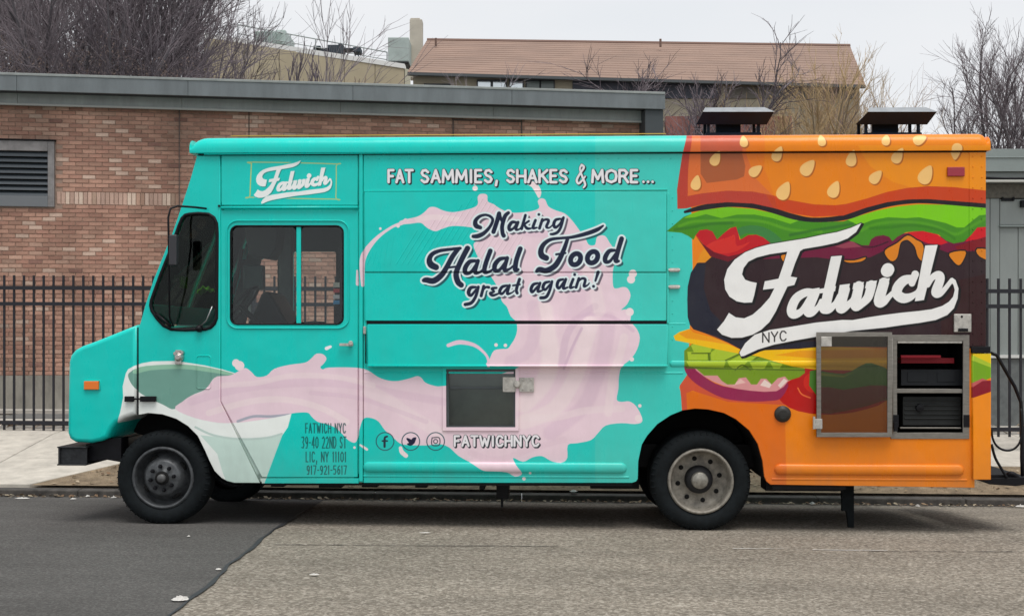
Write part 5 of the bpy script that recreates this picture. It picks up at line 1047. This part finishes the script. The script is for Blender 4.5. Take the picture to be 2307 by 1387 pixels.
strip('band_drip', U0, WL, -D2-.015, -D2, b1-.0, b1+bs1*(WL-U0), b1+.035, b1+bs1*(WL-U0)+.035, mat('band_pale', (.36, .37, .35), .5))
MB().box(WL+.005, UE-.02, -D1+.05, .4, -.1, b0+bs*(UE-U0)-.0).obj('corner_panel', mat('corner_dark', (.045, .055, .06), .6), bld)
MB().box(WL-.001, WL+.004, .0, 8, 0, t0+ts*(UE-U0)-.1).obj('end_wall', mortar, bld)
# louvre
lf = mat('louvre_frame', (.24, .225, .22), .5, .3, noise=.3, nscale=6); ls_ = mat('louvre_slat', (.035, .045, .055), .45, .3)
lo = empty('louvre', (0, 0, 0)); lo.parent = bld
u0, u1, z0, z1 = lv
MB().box(u1-.10, u1, -.05, .02, z0, z1).obj('louvre_frame', lf, lo, bevel=.006); MB().box(u0, u1-.10, -.05, .02, z1-.16, z1).obj('louvre_frame', lf, lo, bevel=.006); MB().box(u0, u1-.10, -.05, .02, z0, z0+.17).obj('louvre_sill', mat('sill_metal', (.17, .18, .19), .5, .3), lo, bevel=.006)
MB().box(u0, u1+.02, -.08, .02, z1+.004, z1+.022).obj('louvre_head_flashing', black, lo)
MB().box(u0, u1-.1, .0, .012, z0+.17, z1-.16).obj('louvre_back', mat('hole_black', (.002, .002, .002), .9), lo)
hh = (z1-z0-.33)/8
for k in range(8):
    za1 = z0+.17+k*hh
    MB().add([(u0, -.045, za1), (u1-.1, -.045, za1), (u1-.1, -.005, za1+hh*.75), (u0, -.005, za1+hh*.75), (u0, -.05, za1), (u1-.1, -.05, za1), (u1-.1, -.01, za1+hh*.8), (u0, -.01, za1+hh*.8)], [(0, 1, 2, 3), (7, 6, 5, 4), (0, 4, 5, 1), (3, 2, 6, 7), (0, 3, 7, 4), (1, 5, 6, 2)]).obj('slat', ls_, lo)
# pale strip and a darker ground patch between fence and wall
def gstrip(name, x0, x1, y0, y1, m, dz): return sheet(name, x0, x1, y0, y1, 12, 2, m, dz=dz, kind='structure')
gstrip('yard_path', -12, 12, 6.3, 7.1, mat('path_concrete', (.42, .40, .36), .9, noise=.25), .004); gstrip('yard_dark_patch', -7.3, -4.6, 7.15, 8.0, mat('yard_dark_patch', (.13, .13, .125), .9, noise=.3), .004)
gstrip('yard_kerb', -12, 12, 8.05, 8.3, MATS['path_concrete'], .05)
# ------------------------------------------------------------ grey clad building, right
gk = empty('grey_outbuilding', (0, 0, 0), label='grey green metal clad outbuilding behind the fence at the far right', cat='building')
GY = 6.9; gd = GY-CY
ga = mat('cladding_green_grey', (.26, .285, .275), .5, .1, noise=.14, nscale=2.5, stretch=(1, 1, .3)); gb_ = mat('cladding_fascia', (.235, .27, .26), .5, .1, noise=.1, nscale=2)
X = lambda px: (px-CX)/F*gd
Zp = lambda py: CZ-(py-HY)/F*gd
MB().box(X(2180), X(2520), GY+.1, GY+5, .2, Zp(350)).obj('wall', ga, gk)
MB().box(X(2170), X(2530), GY-.25, GY+5, Zp(392), Zp(342)).box(X(2170), X(2530), GY-.265, GY-.25, Zp(362), Zp(360)).obj('fascia', gb_, gk, bevel=.004)
MB().box(X(2170), X(2530), GY-.2, GY, Zp(404), Zp(393)).obj('soffit_trim', mat('trim_mid', (.2, .22, .21), .5), gk)
MB().tube([(X(2170), GY-.25, Zp(405)), (X(2262), GY-.25, Zp(408)), (X(2530), GY-.25, Zp(409))], .015, 8).obj('conduit', black, gk, smooth=True)
MB().box(X(2170), X(2530), GY-.28, GY-.2, Zp(416), Zp(411)).obj('gutter', mat('gutter_pale', (.48, .48, .44), .5), gk, bevel=.004)
MB().box(X(2170), X(2530), GY+.0, GY+.1, Zp(446), Zp(414)).obj('frieze', mat('frieze_brown', (.13, .12, .10), .8, noise=.4, nscale=20), gk)
cols_ = [2190, 2212, 2232, 2254, 2296, 2338, 2380, 2424, 2470, 2520]
for a_, b_ in zip(cols_[:-1], cols_[1:]):
    if a_ < 2254: MB().box(X(a_)+.004, X(b_)-.004, GY+.02, GY+.1, Zp(802), Zp(447)).obj('cladding_panel', ga, gk, bevel=.004)
    else:
        MB().box(X(a_)+.004, X(b_)-.004, GY+.03, GY+.1, Zp(802), Zp(512)).obj('cladding_panel', ga, gk, bevel=.004)
MB().box(X(2254), X(2520), GY+.01, GY+.1, Zp(506), Zp(449)).obj('header_panel', ga, gk, bevel=.004)
MB().box(X(2252), X(2520), GY-.02, GY+.1, Zp(511), Zp(507)).obj('header_trim', gb_, gk)
MB().box(X(2256), X(2284), GY-.01, GY+.01, Zp(453), Zp(447)).box(X(2256), X(2259), GY-.03, GY+.01, Zp(452), Zp(444)).box(X(2281), X(2284), GY-.03, GY+.01, Zp(452), Zp(444)).box(X(2298), X(2312), GY-.06, GY+.01, Zp(467), Zp(452)).obj('wall_brackets', black, gk)
MB().box(X(2190), X(2530), GY-.03, GY+.1, Zp(806), Zp(799)).obj('sill', mat('sill_white', (.62, .62, .6), .6), gk); MB().box(X(2190), X(2530), GY+.01, GY+.1, .2, Zp(807)).obj('base_wall', mat('base_grey', (.13, .14, .14), .8, noise=.3), gk)
# ------------------------------------------------------------ beige building (far left centre)
be = empty('beige_building', (0, 0, 0), label='tan walled building with a sloping white roof edge and rooftop plant', cat='building')
tan = mat('tan_render', (.42, .36, .25), .85, noise=.1, nscale=.8); wht = mat('white_coping', (.72, .72, .7), .6)
a = at(470, 86, 24.0); b = at(912, 154, 28.5); n_ = Vector((b.x-a.x, b.y-a.y)).normalized()
def quadwall(name, A, B, zb0, m, par, th=.3, dz0=0, top=0):
    d = Vector((B.x-A.x, B.y-A.y)).normalized(); nx, ny = -d.y*th, d.x*th
    return MB().add([(A.x, A.y, zb0), (B.x, B.y, zb0), (B.x+nx, B.y+ny, zb0), (A.x+nx, A.y+ny, zb0), (A.x, A.y, A.z+top), (B.x, B.y, B.z+top), (B.x+nx, B.y+ny, B.z+top), (A.x+nx, A.y+ny, A.z+top)], [(0, 3, 2, 1), (4, 5, 6, 7), (0, 1, 5, 4), (1, 2, 6, 5), (2, 3, 7, 6), (3, 0, 4, 7)]).obj(name, m, par)
segs = 6
for k in range(segs):
    A = a.lerp(b, k/segs); B = a.lerp(b, (k+1)/segs); B = B+(A-B).normalized()*.025
    quadwall('wall_panel', A, B, .2, tan, be, th=.3)
A = a+Vector((0, -.05, 0)); B = b+Vector((0, -.05, 0)); MB().add([(A.x-.1, A.y, A.z-.02), (B.x, B.y, B.z-.02), (B.x, B.y+.5, B.z-.02), (A.x-.1, A.y+.5, A.z-.02), (A.x-.1, A.y, A.z+.13), (B.x, B.y, B.z+.13), (B.x, B.y+.5, B.z+.13), (A.x-.1, A.y+.5, A.z+.13)], [(0, 3, 2, 1), (4, 5, 6, 7), (0, 1, 5, 4), (1, 2, 6, 5), (2, 3, 7, 6), (3, 0, 4, 7)]).obj('roof_coping', wht, be)
c = at(452, 118, 30); quadwall('side_wall', Vector((c.x-.6, c.y+4, c.z)), Vector((a.x-.03, a.y+.02, a.z-.1)), .2, tan, be)
e = at(925, 158, 28.6); quadwall('return_wall', Vector((b.x, b.y+.02, b.z)), e, .2, mat('pale_render', (.48, .46, .36), .85), be)
ral = mat('rail_metal', (.42, .46, .46), .5, .4)
rail = MB()
P0, P1 = at(536, 56, 27.0), at(872, 118, 30.2); Q0, Q1 = at(536, 96, 27.0), at(872, 152, 30.2)
rail.tube([P0, P1], .022, 5); rail.tube([P0.lerp(Q0, .5), P1.lerp(Q1, .5)], .015, 5)
for k in range(7): rail.tube([P0.lerp(P1, k/6), Q0.lerp(Q1, k/6)], .02, 5)
rail.obj('guard_rail', ral, be)
def unit(name, px0, py0, px1, py1, Y, dep, m, par, top=None, **kw):
    A = at(px0, py1, Y); B = at(px1, py0, Y); mb = MB().box(A.x, B.x, Y, Y+dep, A.z, B.z)
    o = mb.obj(name, m, par, bevel=.03)
    return o
acm = mat('hvac_green', (.36, .44, .41), .5, .2, noise=.12, nscale=4)
un = unit('air_handler', 574, 70, 620, 99, 27.6, 1.4, acm, be); unit('air_handler', 621, 67, 643, 101, 27.9, 1.6, mat('hvac_pale', (.42, .5, .47), .5, .2), be)
for px in (583, 592, 601, 611): A = at(px, 98, 27.55); B = at(px+2, 73, 27.55); MB().box(A.x, B.x, 27.54, 27.6, A.z, B.z).obj('handler_fin', ral, un)
unit('plant_room', 874, 84, 921, 139, 29.5, 2.2, mat('plant_grey_green', (.36, .42, .40), .6, noise=.15, nscale=3), be); unit('plant_room_base', 872, 139, 921, 144, 29.45, 2, black, be)
A = at(897, 84, 29.5); MB().tube([(at(897, 144, 29.3).x, 29.3, at(897, 144, 29.3).z), (at(897, 200, 29.3).x, 29.3, 5)], .05, 8).obj('downpipe', wht, be)
cm = mat('chimney_render', (.47, .43, .36), .85, noise=.12, nscale=2)
A = at(923, 175, 30.5); B = at(951, 44, 30.5); MB().box(A.x, B.x, 30.5, 31.0, A.z, B.z).box(A.x+.02, B.x-.08, 30.55, 30.95, B.z, B.z+.06).obj('chimney', cm, be, bevel=.01)
dk = mat('plant_dark', (.03, .045, .06), .6); un = MB()
for x0, y0, x1, y1 in [(706, 103, 712, 122), (712, 103, 722, 107), (722, 108, 742, 116), (738, 101, 774, 121), (762, 98, 770, 104), (795, 106, 812, 117), (774, 108, 795, 111)]:
    A = at(x0, y1, 28.8); B = at(x1, y0, 28.8); un.box(A.x, B.x, 28.8, 29.3, A.z, B.z)
for x in (755, 765, 799, 806): A = at(x, 136, 28.9); B = at(x+2, 116, 28.9); un.box(A.x, B.x, 28.9, 29, A.z, B.z)
un.obj('rooftop_pump_skid', dk, be, bevel=.02)
# ------------------------------------------------------------ brown roofed building
br = empty('brown_roofed_building', (0, 0, 0), label='wide house with a brown shingle roof and high strip windows', cat='building')
shm = mat('brown_shingle', (.27, .18, .14), .9, noise=.16, nscale=1.6, bump=.15, bscale=30, stretch=(.5, 1, 1))
YE, YR = 20.5, 24.5
q = [at(918, 163, YE), at(1300, 172, YE), at(1950, 192, YE), at(1915, 104, YR), at(1480, 99, YR), at(962, 91, YR)]
q2 = [at(918, 163, YE), at(1950, 192, YE), at(1915, 104, YR), at(962, 91, YR)]
nrow = 16
for k in range(nrow):                          # overlapping courses of shingles
    t0_, t1_ = k/nrow, (k+1)/nrow+.01
    A, B = q2[0].lerp(q2[3], t0_), q2[1].lerp(q2[2], t0_); C_, D_ = q2[1].lerp(q2[2], t1_), q2[0].lerp(q2[3], t1_)
    up = Vector((0, 0, .012)); lo_ = Vector((0, 0, .0))
    MB().add([A+up, B+up, C_+lo_, D_+lo_, A-Vector((0, 0, .02)), B-Vector((0, 0, .02)), C_-Vector((0, 0, .04)), D_-Vector((0, 0, .04))], [(0, 1, 2, 3), (7, 6, 5, 4), (0, 4, 5, 1), (3, 2, 6, 7), (0, 3, 7, 4), (1, 5, 6, 2)]).obj('shingle_course', shm, br)
MB().tube([q2[3], q2[2]], .06, 6).obj('roof_ridge', mat('ridge_brown', (.20, .125, .10), .9), br)
bw = at(1950, 192, YE); aw = at(928, 170, YE)
wallm = mat('olive_render', (.42, .37, .27), .9, noise=.12, nscale=1)
MB().prism([(aw.x, .2), (bw.x-.05, .2), (bw.x-.05, q2[1].z+.06), (aw.x, q2[0].z+.06)], YE+.35, YE+3).obj('wall', wallm, br)
G0, G1 = q2[1]+Vector((-.06, .35, -.05)), q2[2]+Vector((-.06, 0, -.05)); MB().add([G0, G1, Vector((G1.x+.45, G1.y+4, G0.z)), Vector((G0.x, G0.y, .2)), Vector((G1.x+.45, G1.y+4, .2))], [(0, 1, 2, 4, 3)]).obj('gable_wall', wallm, br)
MB().add([q2[0]-Vector((0, .02, 0)), q2[1]-Vector((0, .02, 0)), q2[1]-Vector((0, .02, .07)), q2[0]-Vector((0, .02, .07)), q2[0]+Vector((0, .1, 0)), q2[1]+Vector((0, .1, 0)), q2[1]+Vector((0, .1, -.07)), q2[0]+Vector((0, .1, -.07))], [(0, 1, 2, 3), (7, 6, 5, 4), (0, 4, 5, 1), (3, 2, 6, 7)]).obj('eaves_board', mat('eaves_dark', (.075, .085, .09), .7), br)
wf = mat('window_frame_dark', (.05, .055, .06), .5); wg = mat('window_pale_glass', (.75, .8, .82), .12, .7)
WYf = YE+.32
for x0 in (1074, 1108, 1146, 1184, 1216):
    w_ = empty('window', parent=None) if False else None
    A = at(x0, 215, WYf); B = at(x0+34, 180, WYf); o = MB().box(A.x, B.x, WYf-.02, WYf+.05, A.z, B.z).obj('window', wf, br)
    A = at(x0+3, 213, WYf); B = at(x0+31, 184, WYf); MB().box(A.x, B.x, WYf-.03, WYf-.021, A.z, B.z).obj('pane', wg if x0 < 1180 else mat('dim_glass', (.15, .18, .17), .2), o)
A = at(955, 198, WYf); B = at(1015, 189, WYf); MB().box(A.x, B.x, WYf-.03, WYf+.05, A.z, B.z).obj('vent_slot', wf, br)
A = at(1290, 222, WYf); B = at(1620, 182, WYf); MB().box(A.x, B.x, WYf-.02, WYf+.05, A.z, B.z).obj('shaded_balcony_screen', mat('screen_slate', (.075, .08, .10), .8, noise=.3, nscale=3), br)
A = at(1640, 222, WYf); B = at(1930, 196, WYf); MB().box(A.x, B.x, WYf-.02, WYf+.05, A.z, B.z).obj('upper_cladding', mat('cladding_umber', (.17, .155, .13), .8, noise=.2, nscale=3), br)
for px in (982, 1488): A = at(px, 104 if px < 1000 else 106, YR-1); MB().tube([A, A+Vector((0, 0, .22))], .035, 6).obj('vent_pipe', mat('pipe_brown', (.16, .1, .08), .8), br)
A = at(1500, 330, 16); B = at(1575, 262, 16)
rw = MB().box(A.x, B.x+2, 16, 16.2, .2, B.z).obj('red_boundary_wall', mat('red_wall', (.28, .12, .10), .9, noise=.4, nscale=5, bump=.3), None); tag(rw, 'red brick wall just visible between the brick building and the left roof vent', 'wall')
# ------------------------------------------------------------ bare winter trees
def tree_mesh(seed_, H, spread, n1, n2, n3, n4, up=.25, r0=.12, droop=0, wig=.12, tw=.010, split=.12):
    rr = random.Random(seed_); tv, tf, cvs, cf = [], [], [], []
    def seg(P_, rs, V, Fc, n):
        base = len(V); m = len(P_)
        for i in range(m):
            t = (P_[min(i+1, m-1)]-P_[max(i-1, 0)]); t.normalize(); u = t.cross(Vector((.3, .2, 1)) if abs(t.z) < .95 else Vector((1, 0, 0))); u.normalize(); v = t.cross(u)
            for k in range(n):
                a = 6.2832*k/n; V.append(P_[i]+(u*math.cos(a)+v*math.sin(a))*rs[i])
        for i in range(m-1):
            for k in range(n): Fc.append((base+i*n+k, base+i*n+(k+1) % n, base+(i+1)*n+(k+1) % n, base+(i+1)*n+k))
    def grow(p, d, L_, r, m, w_, upk):
        P_ = [p.copy()]
        for i in range(m):
            d = (d+Vector((rr.uniform(-w_, w_), rr.uniform(-w_, w_), rr.uniform(-w_, w_)+upk))).normalized(); p = p+d*(L_/m); P_.append(p.copy())
        return P_
    def rot(d, ang):
        q = Vector((rr.gauss(0, 1), rr.gauss(0, 1), rr.gauss(0, 1))); q = q-d*q.dot(d); q.normalize(); return (d*math.cos(ang)+q*math.sin(ang)).normalized()
    def at_(P_, t): i = min(int(t*(len(P_)-1)), len(P_)-2); f = t*(len(P_)-1)-i; return P_[i].lerp(P_[i+1], f), (P_[i+1]-P_[i]).normalized()
    trunk = grow(Vector((0, 0, 0)), Vector((0, 0, 1)), H*.55, r0, 7, wig*.6, .1); seg(trunk, [r0*(1-.55*i/7) for i in range(8)], tv, tf, 8)
    for i in range(n1):
        t = split+(1-split)*(i+rr.random())/n1; p, d = at_(trunk, min(t, .999)); d = rot(d, rr.uniform(.35, .95)*spread); L1 = H*rr.uniform(.32, .55)*(1.15-t*.5)
        B1 = grow(p, d, L1, 0, 5, wig, .09*up*4); r1 = r0*.42; seg(B1, [r1*(1-.75*k/5) for k in range(6)], tv, tf, 5)
        for j in range(n2):
            t2 = .2+.8*(j+rr.random())/n2; p2, d2 = at_(B1, min(t2, .999)); d2 = rot(d2, rr.uniform(.3, .8)); L2 = L1*rr.uniform(.3, .6)*(1.2-t2*.6)
            B2 = grow(p2, d2, L2, 0, 4, wig, .07*up*4); r2 = r1*.38; seg(B2, [max(tw, r2*(1-.7*k/4)) for k in range(5)], cvs, cf, 3)
            for k in range(n3):
                t3 = .15+.85*(k+rr.random())/n3; p3, d3 = at_(B2, min(t3, .999)); d3 = rot(d3, rr.uniform(.25, .7)); L3 = L2*rr.uniform(.3, .65)
                B3 = grow(p3, d3, L3, 0, 3, wig, .06*up*4-droop); seg(B3, [tw*1.1, tw, tw*.8, tw*.5], cvs, cf, 3)
                for l in range(n4):
                    t4 = .15+.85*rr.random(); p4, d4 = at_(B3, min(t4, .999)); d4 = rot(d4, rr.uniform(.25, .7)); B4 = grow(p4, d4, L3*rr.uniform(.35, .7), 0, 2, wig, .05*up*4-droop*1.5); seg(B4, [tw*.7, tw*.6, tw*.35], cvs, cf, 3)
    out = []
    zm = H/max(v.z for v in cvs); [setattr(v, 'z', v.z*zm) for v in tv+cvs]; [setattr(v, 'x', v.x*zm) for v in tv+cvs]; [setattr(v, 'y', v.y*zm) for v in tv+cvs]
    for V, Fc, nm_ in ((tv, tf, 'trunk'), (cvs, cf, 'crown')):
        me = bpy.data.meshes.new(nm_); me.from_pydata([tuple(v) for v in V], [], Fc); me.update(); me.shade_smooth(); out.append(me)
    return out
bark = mat('bark_grey', (.16, .145, .155), .9, noise=.3, nscale=6); twig = mat('twig_grey', (.235, .2, .215), .9, noise=.35, nscale=.6)
twigd = mat('twig_dark', (.17, .14, .155), .9, noise=.3, nscale=.6); tanb = mat('twig_tan', (.50, .36, .2), .9, noise=.3, nscale=.6); redb = mat('twig_brown', (.16, .11, .09), .9, noise=.4, nscale=.8)
def plant(meshes, px, Y, height, H0, ang, label, cat, m1, m2, group=None, name='bare_tree', sx=1, pyb=None):
    x = (px-CX)/F*(Y-CY); s = height/H0
    r = empty(name, (x, Y, .3), ang, label=label, cat=cat, group=group); r.scale = (s*sx, s*sx, s)
    for me, m in zip(meshes, (m1, m2)):
        if not me.materials: me.materials.append(m)
        o = bpy.data.objects.new(me.name.split('.')[0], me); COL.objects.link(o); o.parent = r
        if me.materials[0] != m: o.material_slots[0].link = 'OBJECT'; o.material_slots[0].material = m
    return r
TA = [tree_mesh(11, 10, 1.0, 12, 8, 8, 5, tw=.0062, split=.2, wig=.16), tree_mesh(12, 10, .9, 12, 9, 8, 5, tw=.0062, split=.2, wig=.16), tree_mesh(13, 10, .8, 13, 8, 8, 5, up=.4, tw=.0062, split=.15, wig=.16)]
GL = 'bare trees massed behind the brick building'
LB = ['bare dark tree at the far left edge above the brick building', 'tall bare grey tree, second from the left above the fascia', 'dense purplish bare tree in the middle of the left tree mass', 'bare tree with crossing limbs right of the middle of the tree mass', 'bare tree just left of the tan building, its twigs over the white roof edge', 'bare tree farther back, filling the gap at the left edge', 'bare tree farther back, behind the middle of the left tree mass', 'bare tree farther back, just behind the corner of the tan building', 'thin pale bare tree rising behind the white roof edge']
for i, (px, Y, h, k, a, mm) in enumerate([(20, 15, 11.5, 0, .3, twigd), (120, 17, 12.5, 1, 1.4, twig), (225, 16, 11.8, 2, 2.2, twigd), (290, 18.5, 12, 0, 3.5, twig), (285, 14.5, 9.2, 1, 4.1, twigd), (80, 24, 14, 2, .9, twig), (200, 25, 14.4, 0, 5.2, twigd), (255, 26, 13, 1, 2.9, twig), (440, 32, 12.4, 2, 1.2, twig)]):
    plant(TA[k], px, Y, h, 10, a, LB[i], 'tree', bark, mm, GL, sx=1.0 if i < 8 else .6)
TS = [tree_mesh(21, 4, .9, 16, 6, 5, 2, up=.6, r0=.045, tw=.008, split=.02), tree_mesh(22, 4, .75, 16, 6, 5, 2, up=.8, r0=.04, tw=.008, split=.02)]
for i, (px, Y, h, k, mm, lb) in enumerate([(570, 13.8, 6.6, 0, redb, 'leafless shrub with upright twigs before the left end of the tan wall'), (662, 13.2, 7.15, 1, twigd, 'dark spiky bare shrub before the middle of the tan wall'), (775, 14.5, 6.45, 0, redb, 'reddish bare shrub right of the dark spiky one'), (860, 14, 6.4, 1, redb, 'bare brown shrub under the grey green plant room')]):
    plant(TS[k], px, Y, h, 4, i*1.3, lb, 'shrub', bark, mm, 'bare shrubs behind the brick building', name='bare_shrub', sx=.8)
TB = tree_mesh(31, 8, 1.1, 13, 9, 8, 4, up=.12, tw=.0062, wig=.2, split=.2)
plant(TB, 1560, 14.5, 7.1, 8, 0, 'dark spreading bare tree at the right end of the brick building', 'tree', bark, twigd, sx=1.35); plant(TB, 1420, 17, 8.4, 8, 2.4, 'low bare tree whose twigs cross the brown roof above the fascia', 'tree', bark, twigd, sx=1.35)
plant(TB, 1290, 16, 7.0, 8, 4.4, 'smallest bare tree, its fine twigs just over the fascia under the pale windows', 'tree', bark, twig, sx=1.2)
TW = tree_mesh(41, 9, .8, 15, 9, 8, 3, up=.5, tw=.005, wig=.11, split=.1, droop=.0)
plant(TW, 1850, 14, 7.4, 9, 1.0, 'golden tan twiggy tree in front of the right end of the brown roof', 'tree', mat('bark_tan', (.26, .2, .13), .9), tanb, sx=1.1); plant(TW, 1740, 15.5, 6.9, 9, 3.0, 'smaller tan twiggy tree left of the golden one, over the brown roof', 'tree', MATS['bark_tan'], tanb)
plant(TW, 1935, 17, 7.6, 9, 5.0, 'pale pinkish bare tree at the right corner of the brown roof', 'tree', MATS['bark_tan'], mat('twig_pink', (.36, .25, .2), .9, noise=.2))
for px, Y, h, k, a, mm, lb in [(2235, 16, 7.9, 2, .4, twig, 'bare grey tree behind the right roof vent'), (2310, 15, 7.8, 1, 2.0, twigd, 'dark bare tree at the far right edge'), (2150, 19, 6.2, 0, 1.0, twig, 'low bare tree between the two right hand trees and the roof vent'), (2400, 18, 8.6, 0, 4.0, twig, 'tall bare tree mostly outside the right edge')]:
    plant(TA[k], px, Y, h, 10, a, lb, 'tree', bark, mm, 'bare trees at the right')
# brown hedge with clinging leaves below the right hand trees
hm = MB(); tint = []
for i in range(16000):
    x = U(4.6, 9.5); Y = 13.5+U(-.8, 1.2); z = 1.5+U(0, 1)**.8*(3.15+.35*math.sin(x*3)+.2*math.sin(x*7)); s = U(.012, .032); a = U(0, 6.28); b = U(-.9, .9)
    hm.add([(x-s*math.cos(a), Y-s*math.sin(a), z-s*b), (x, Y, z+s*.8), (x+s*math.cos(a), Y+s*math.sin(a), z+s*b), (x, Y, z-s*.8)], [(0, 1, 2, 3)]); tint.append(random.choice([(.14, .09, .07), (.22, .14, .10), (.09, .07, .06), (.3, .21, .16), (.12, .09, .09)]))
o = hm.obj('leafy_hedge', tintmat(), None, kind='stuff'); paint_tint(o.data, np.repeat(np.array([(*c, 1) for c in tint]), 4, 0)); tag(o, 'brown hedge of dry clinging leaves behind the outbuilding at the right', 'hedge')
hm = MB(); tint = []
for i in range(22000):
    x = U(-11.5, -6.2); Y = 13.6+U(-.5, 1.0); z = 3+U(0, 1)**.7*(4.1+.3*math.sin(x*3)+.2*math.sin(x*8)); s = U(.008, .024); a = U(0, 6.28); b = U(-.9, .9)
    hm.add([(x-s*math.cos(a), Y-s*math.sin(a), z-s*b), (x, Y, z+s*.8), (x+s*math.cos(a), Y+s*math.sin(a), z+s*b), (x, Y, z-s*.8)], [(0, 1, 2, 3)]); tint.append(random.choice([(.10, .08, .08), (.15, .11, .1), (.08, .075, .08), (.2, .15, .13)]))
o = hm.obj('thicket', tintmat(), None, kind='stuff'); paint_tint(o.data, np.repeat(np.array([(*c, 1) for c in tint]), 4, 0)); tag(o, 'low dark thicket of twigs just above the left end of the fascia', 'thicket')
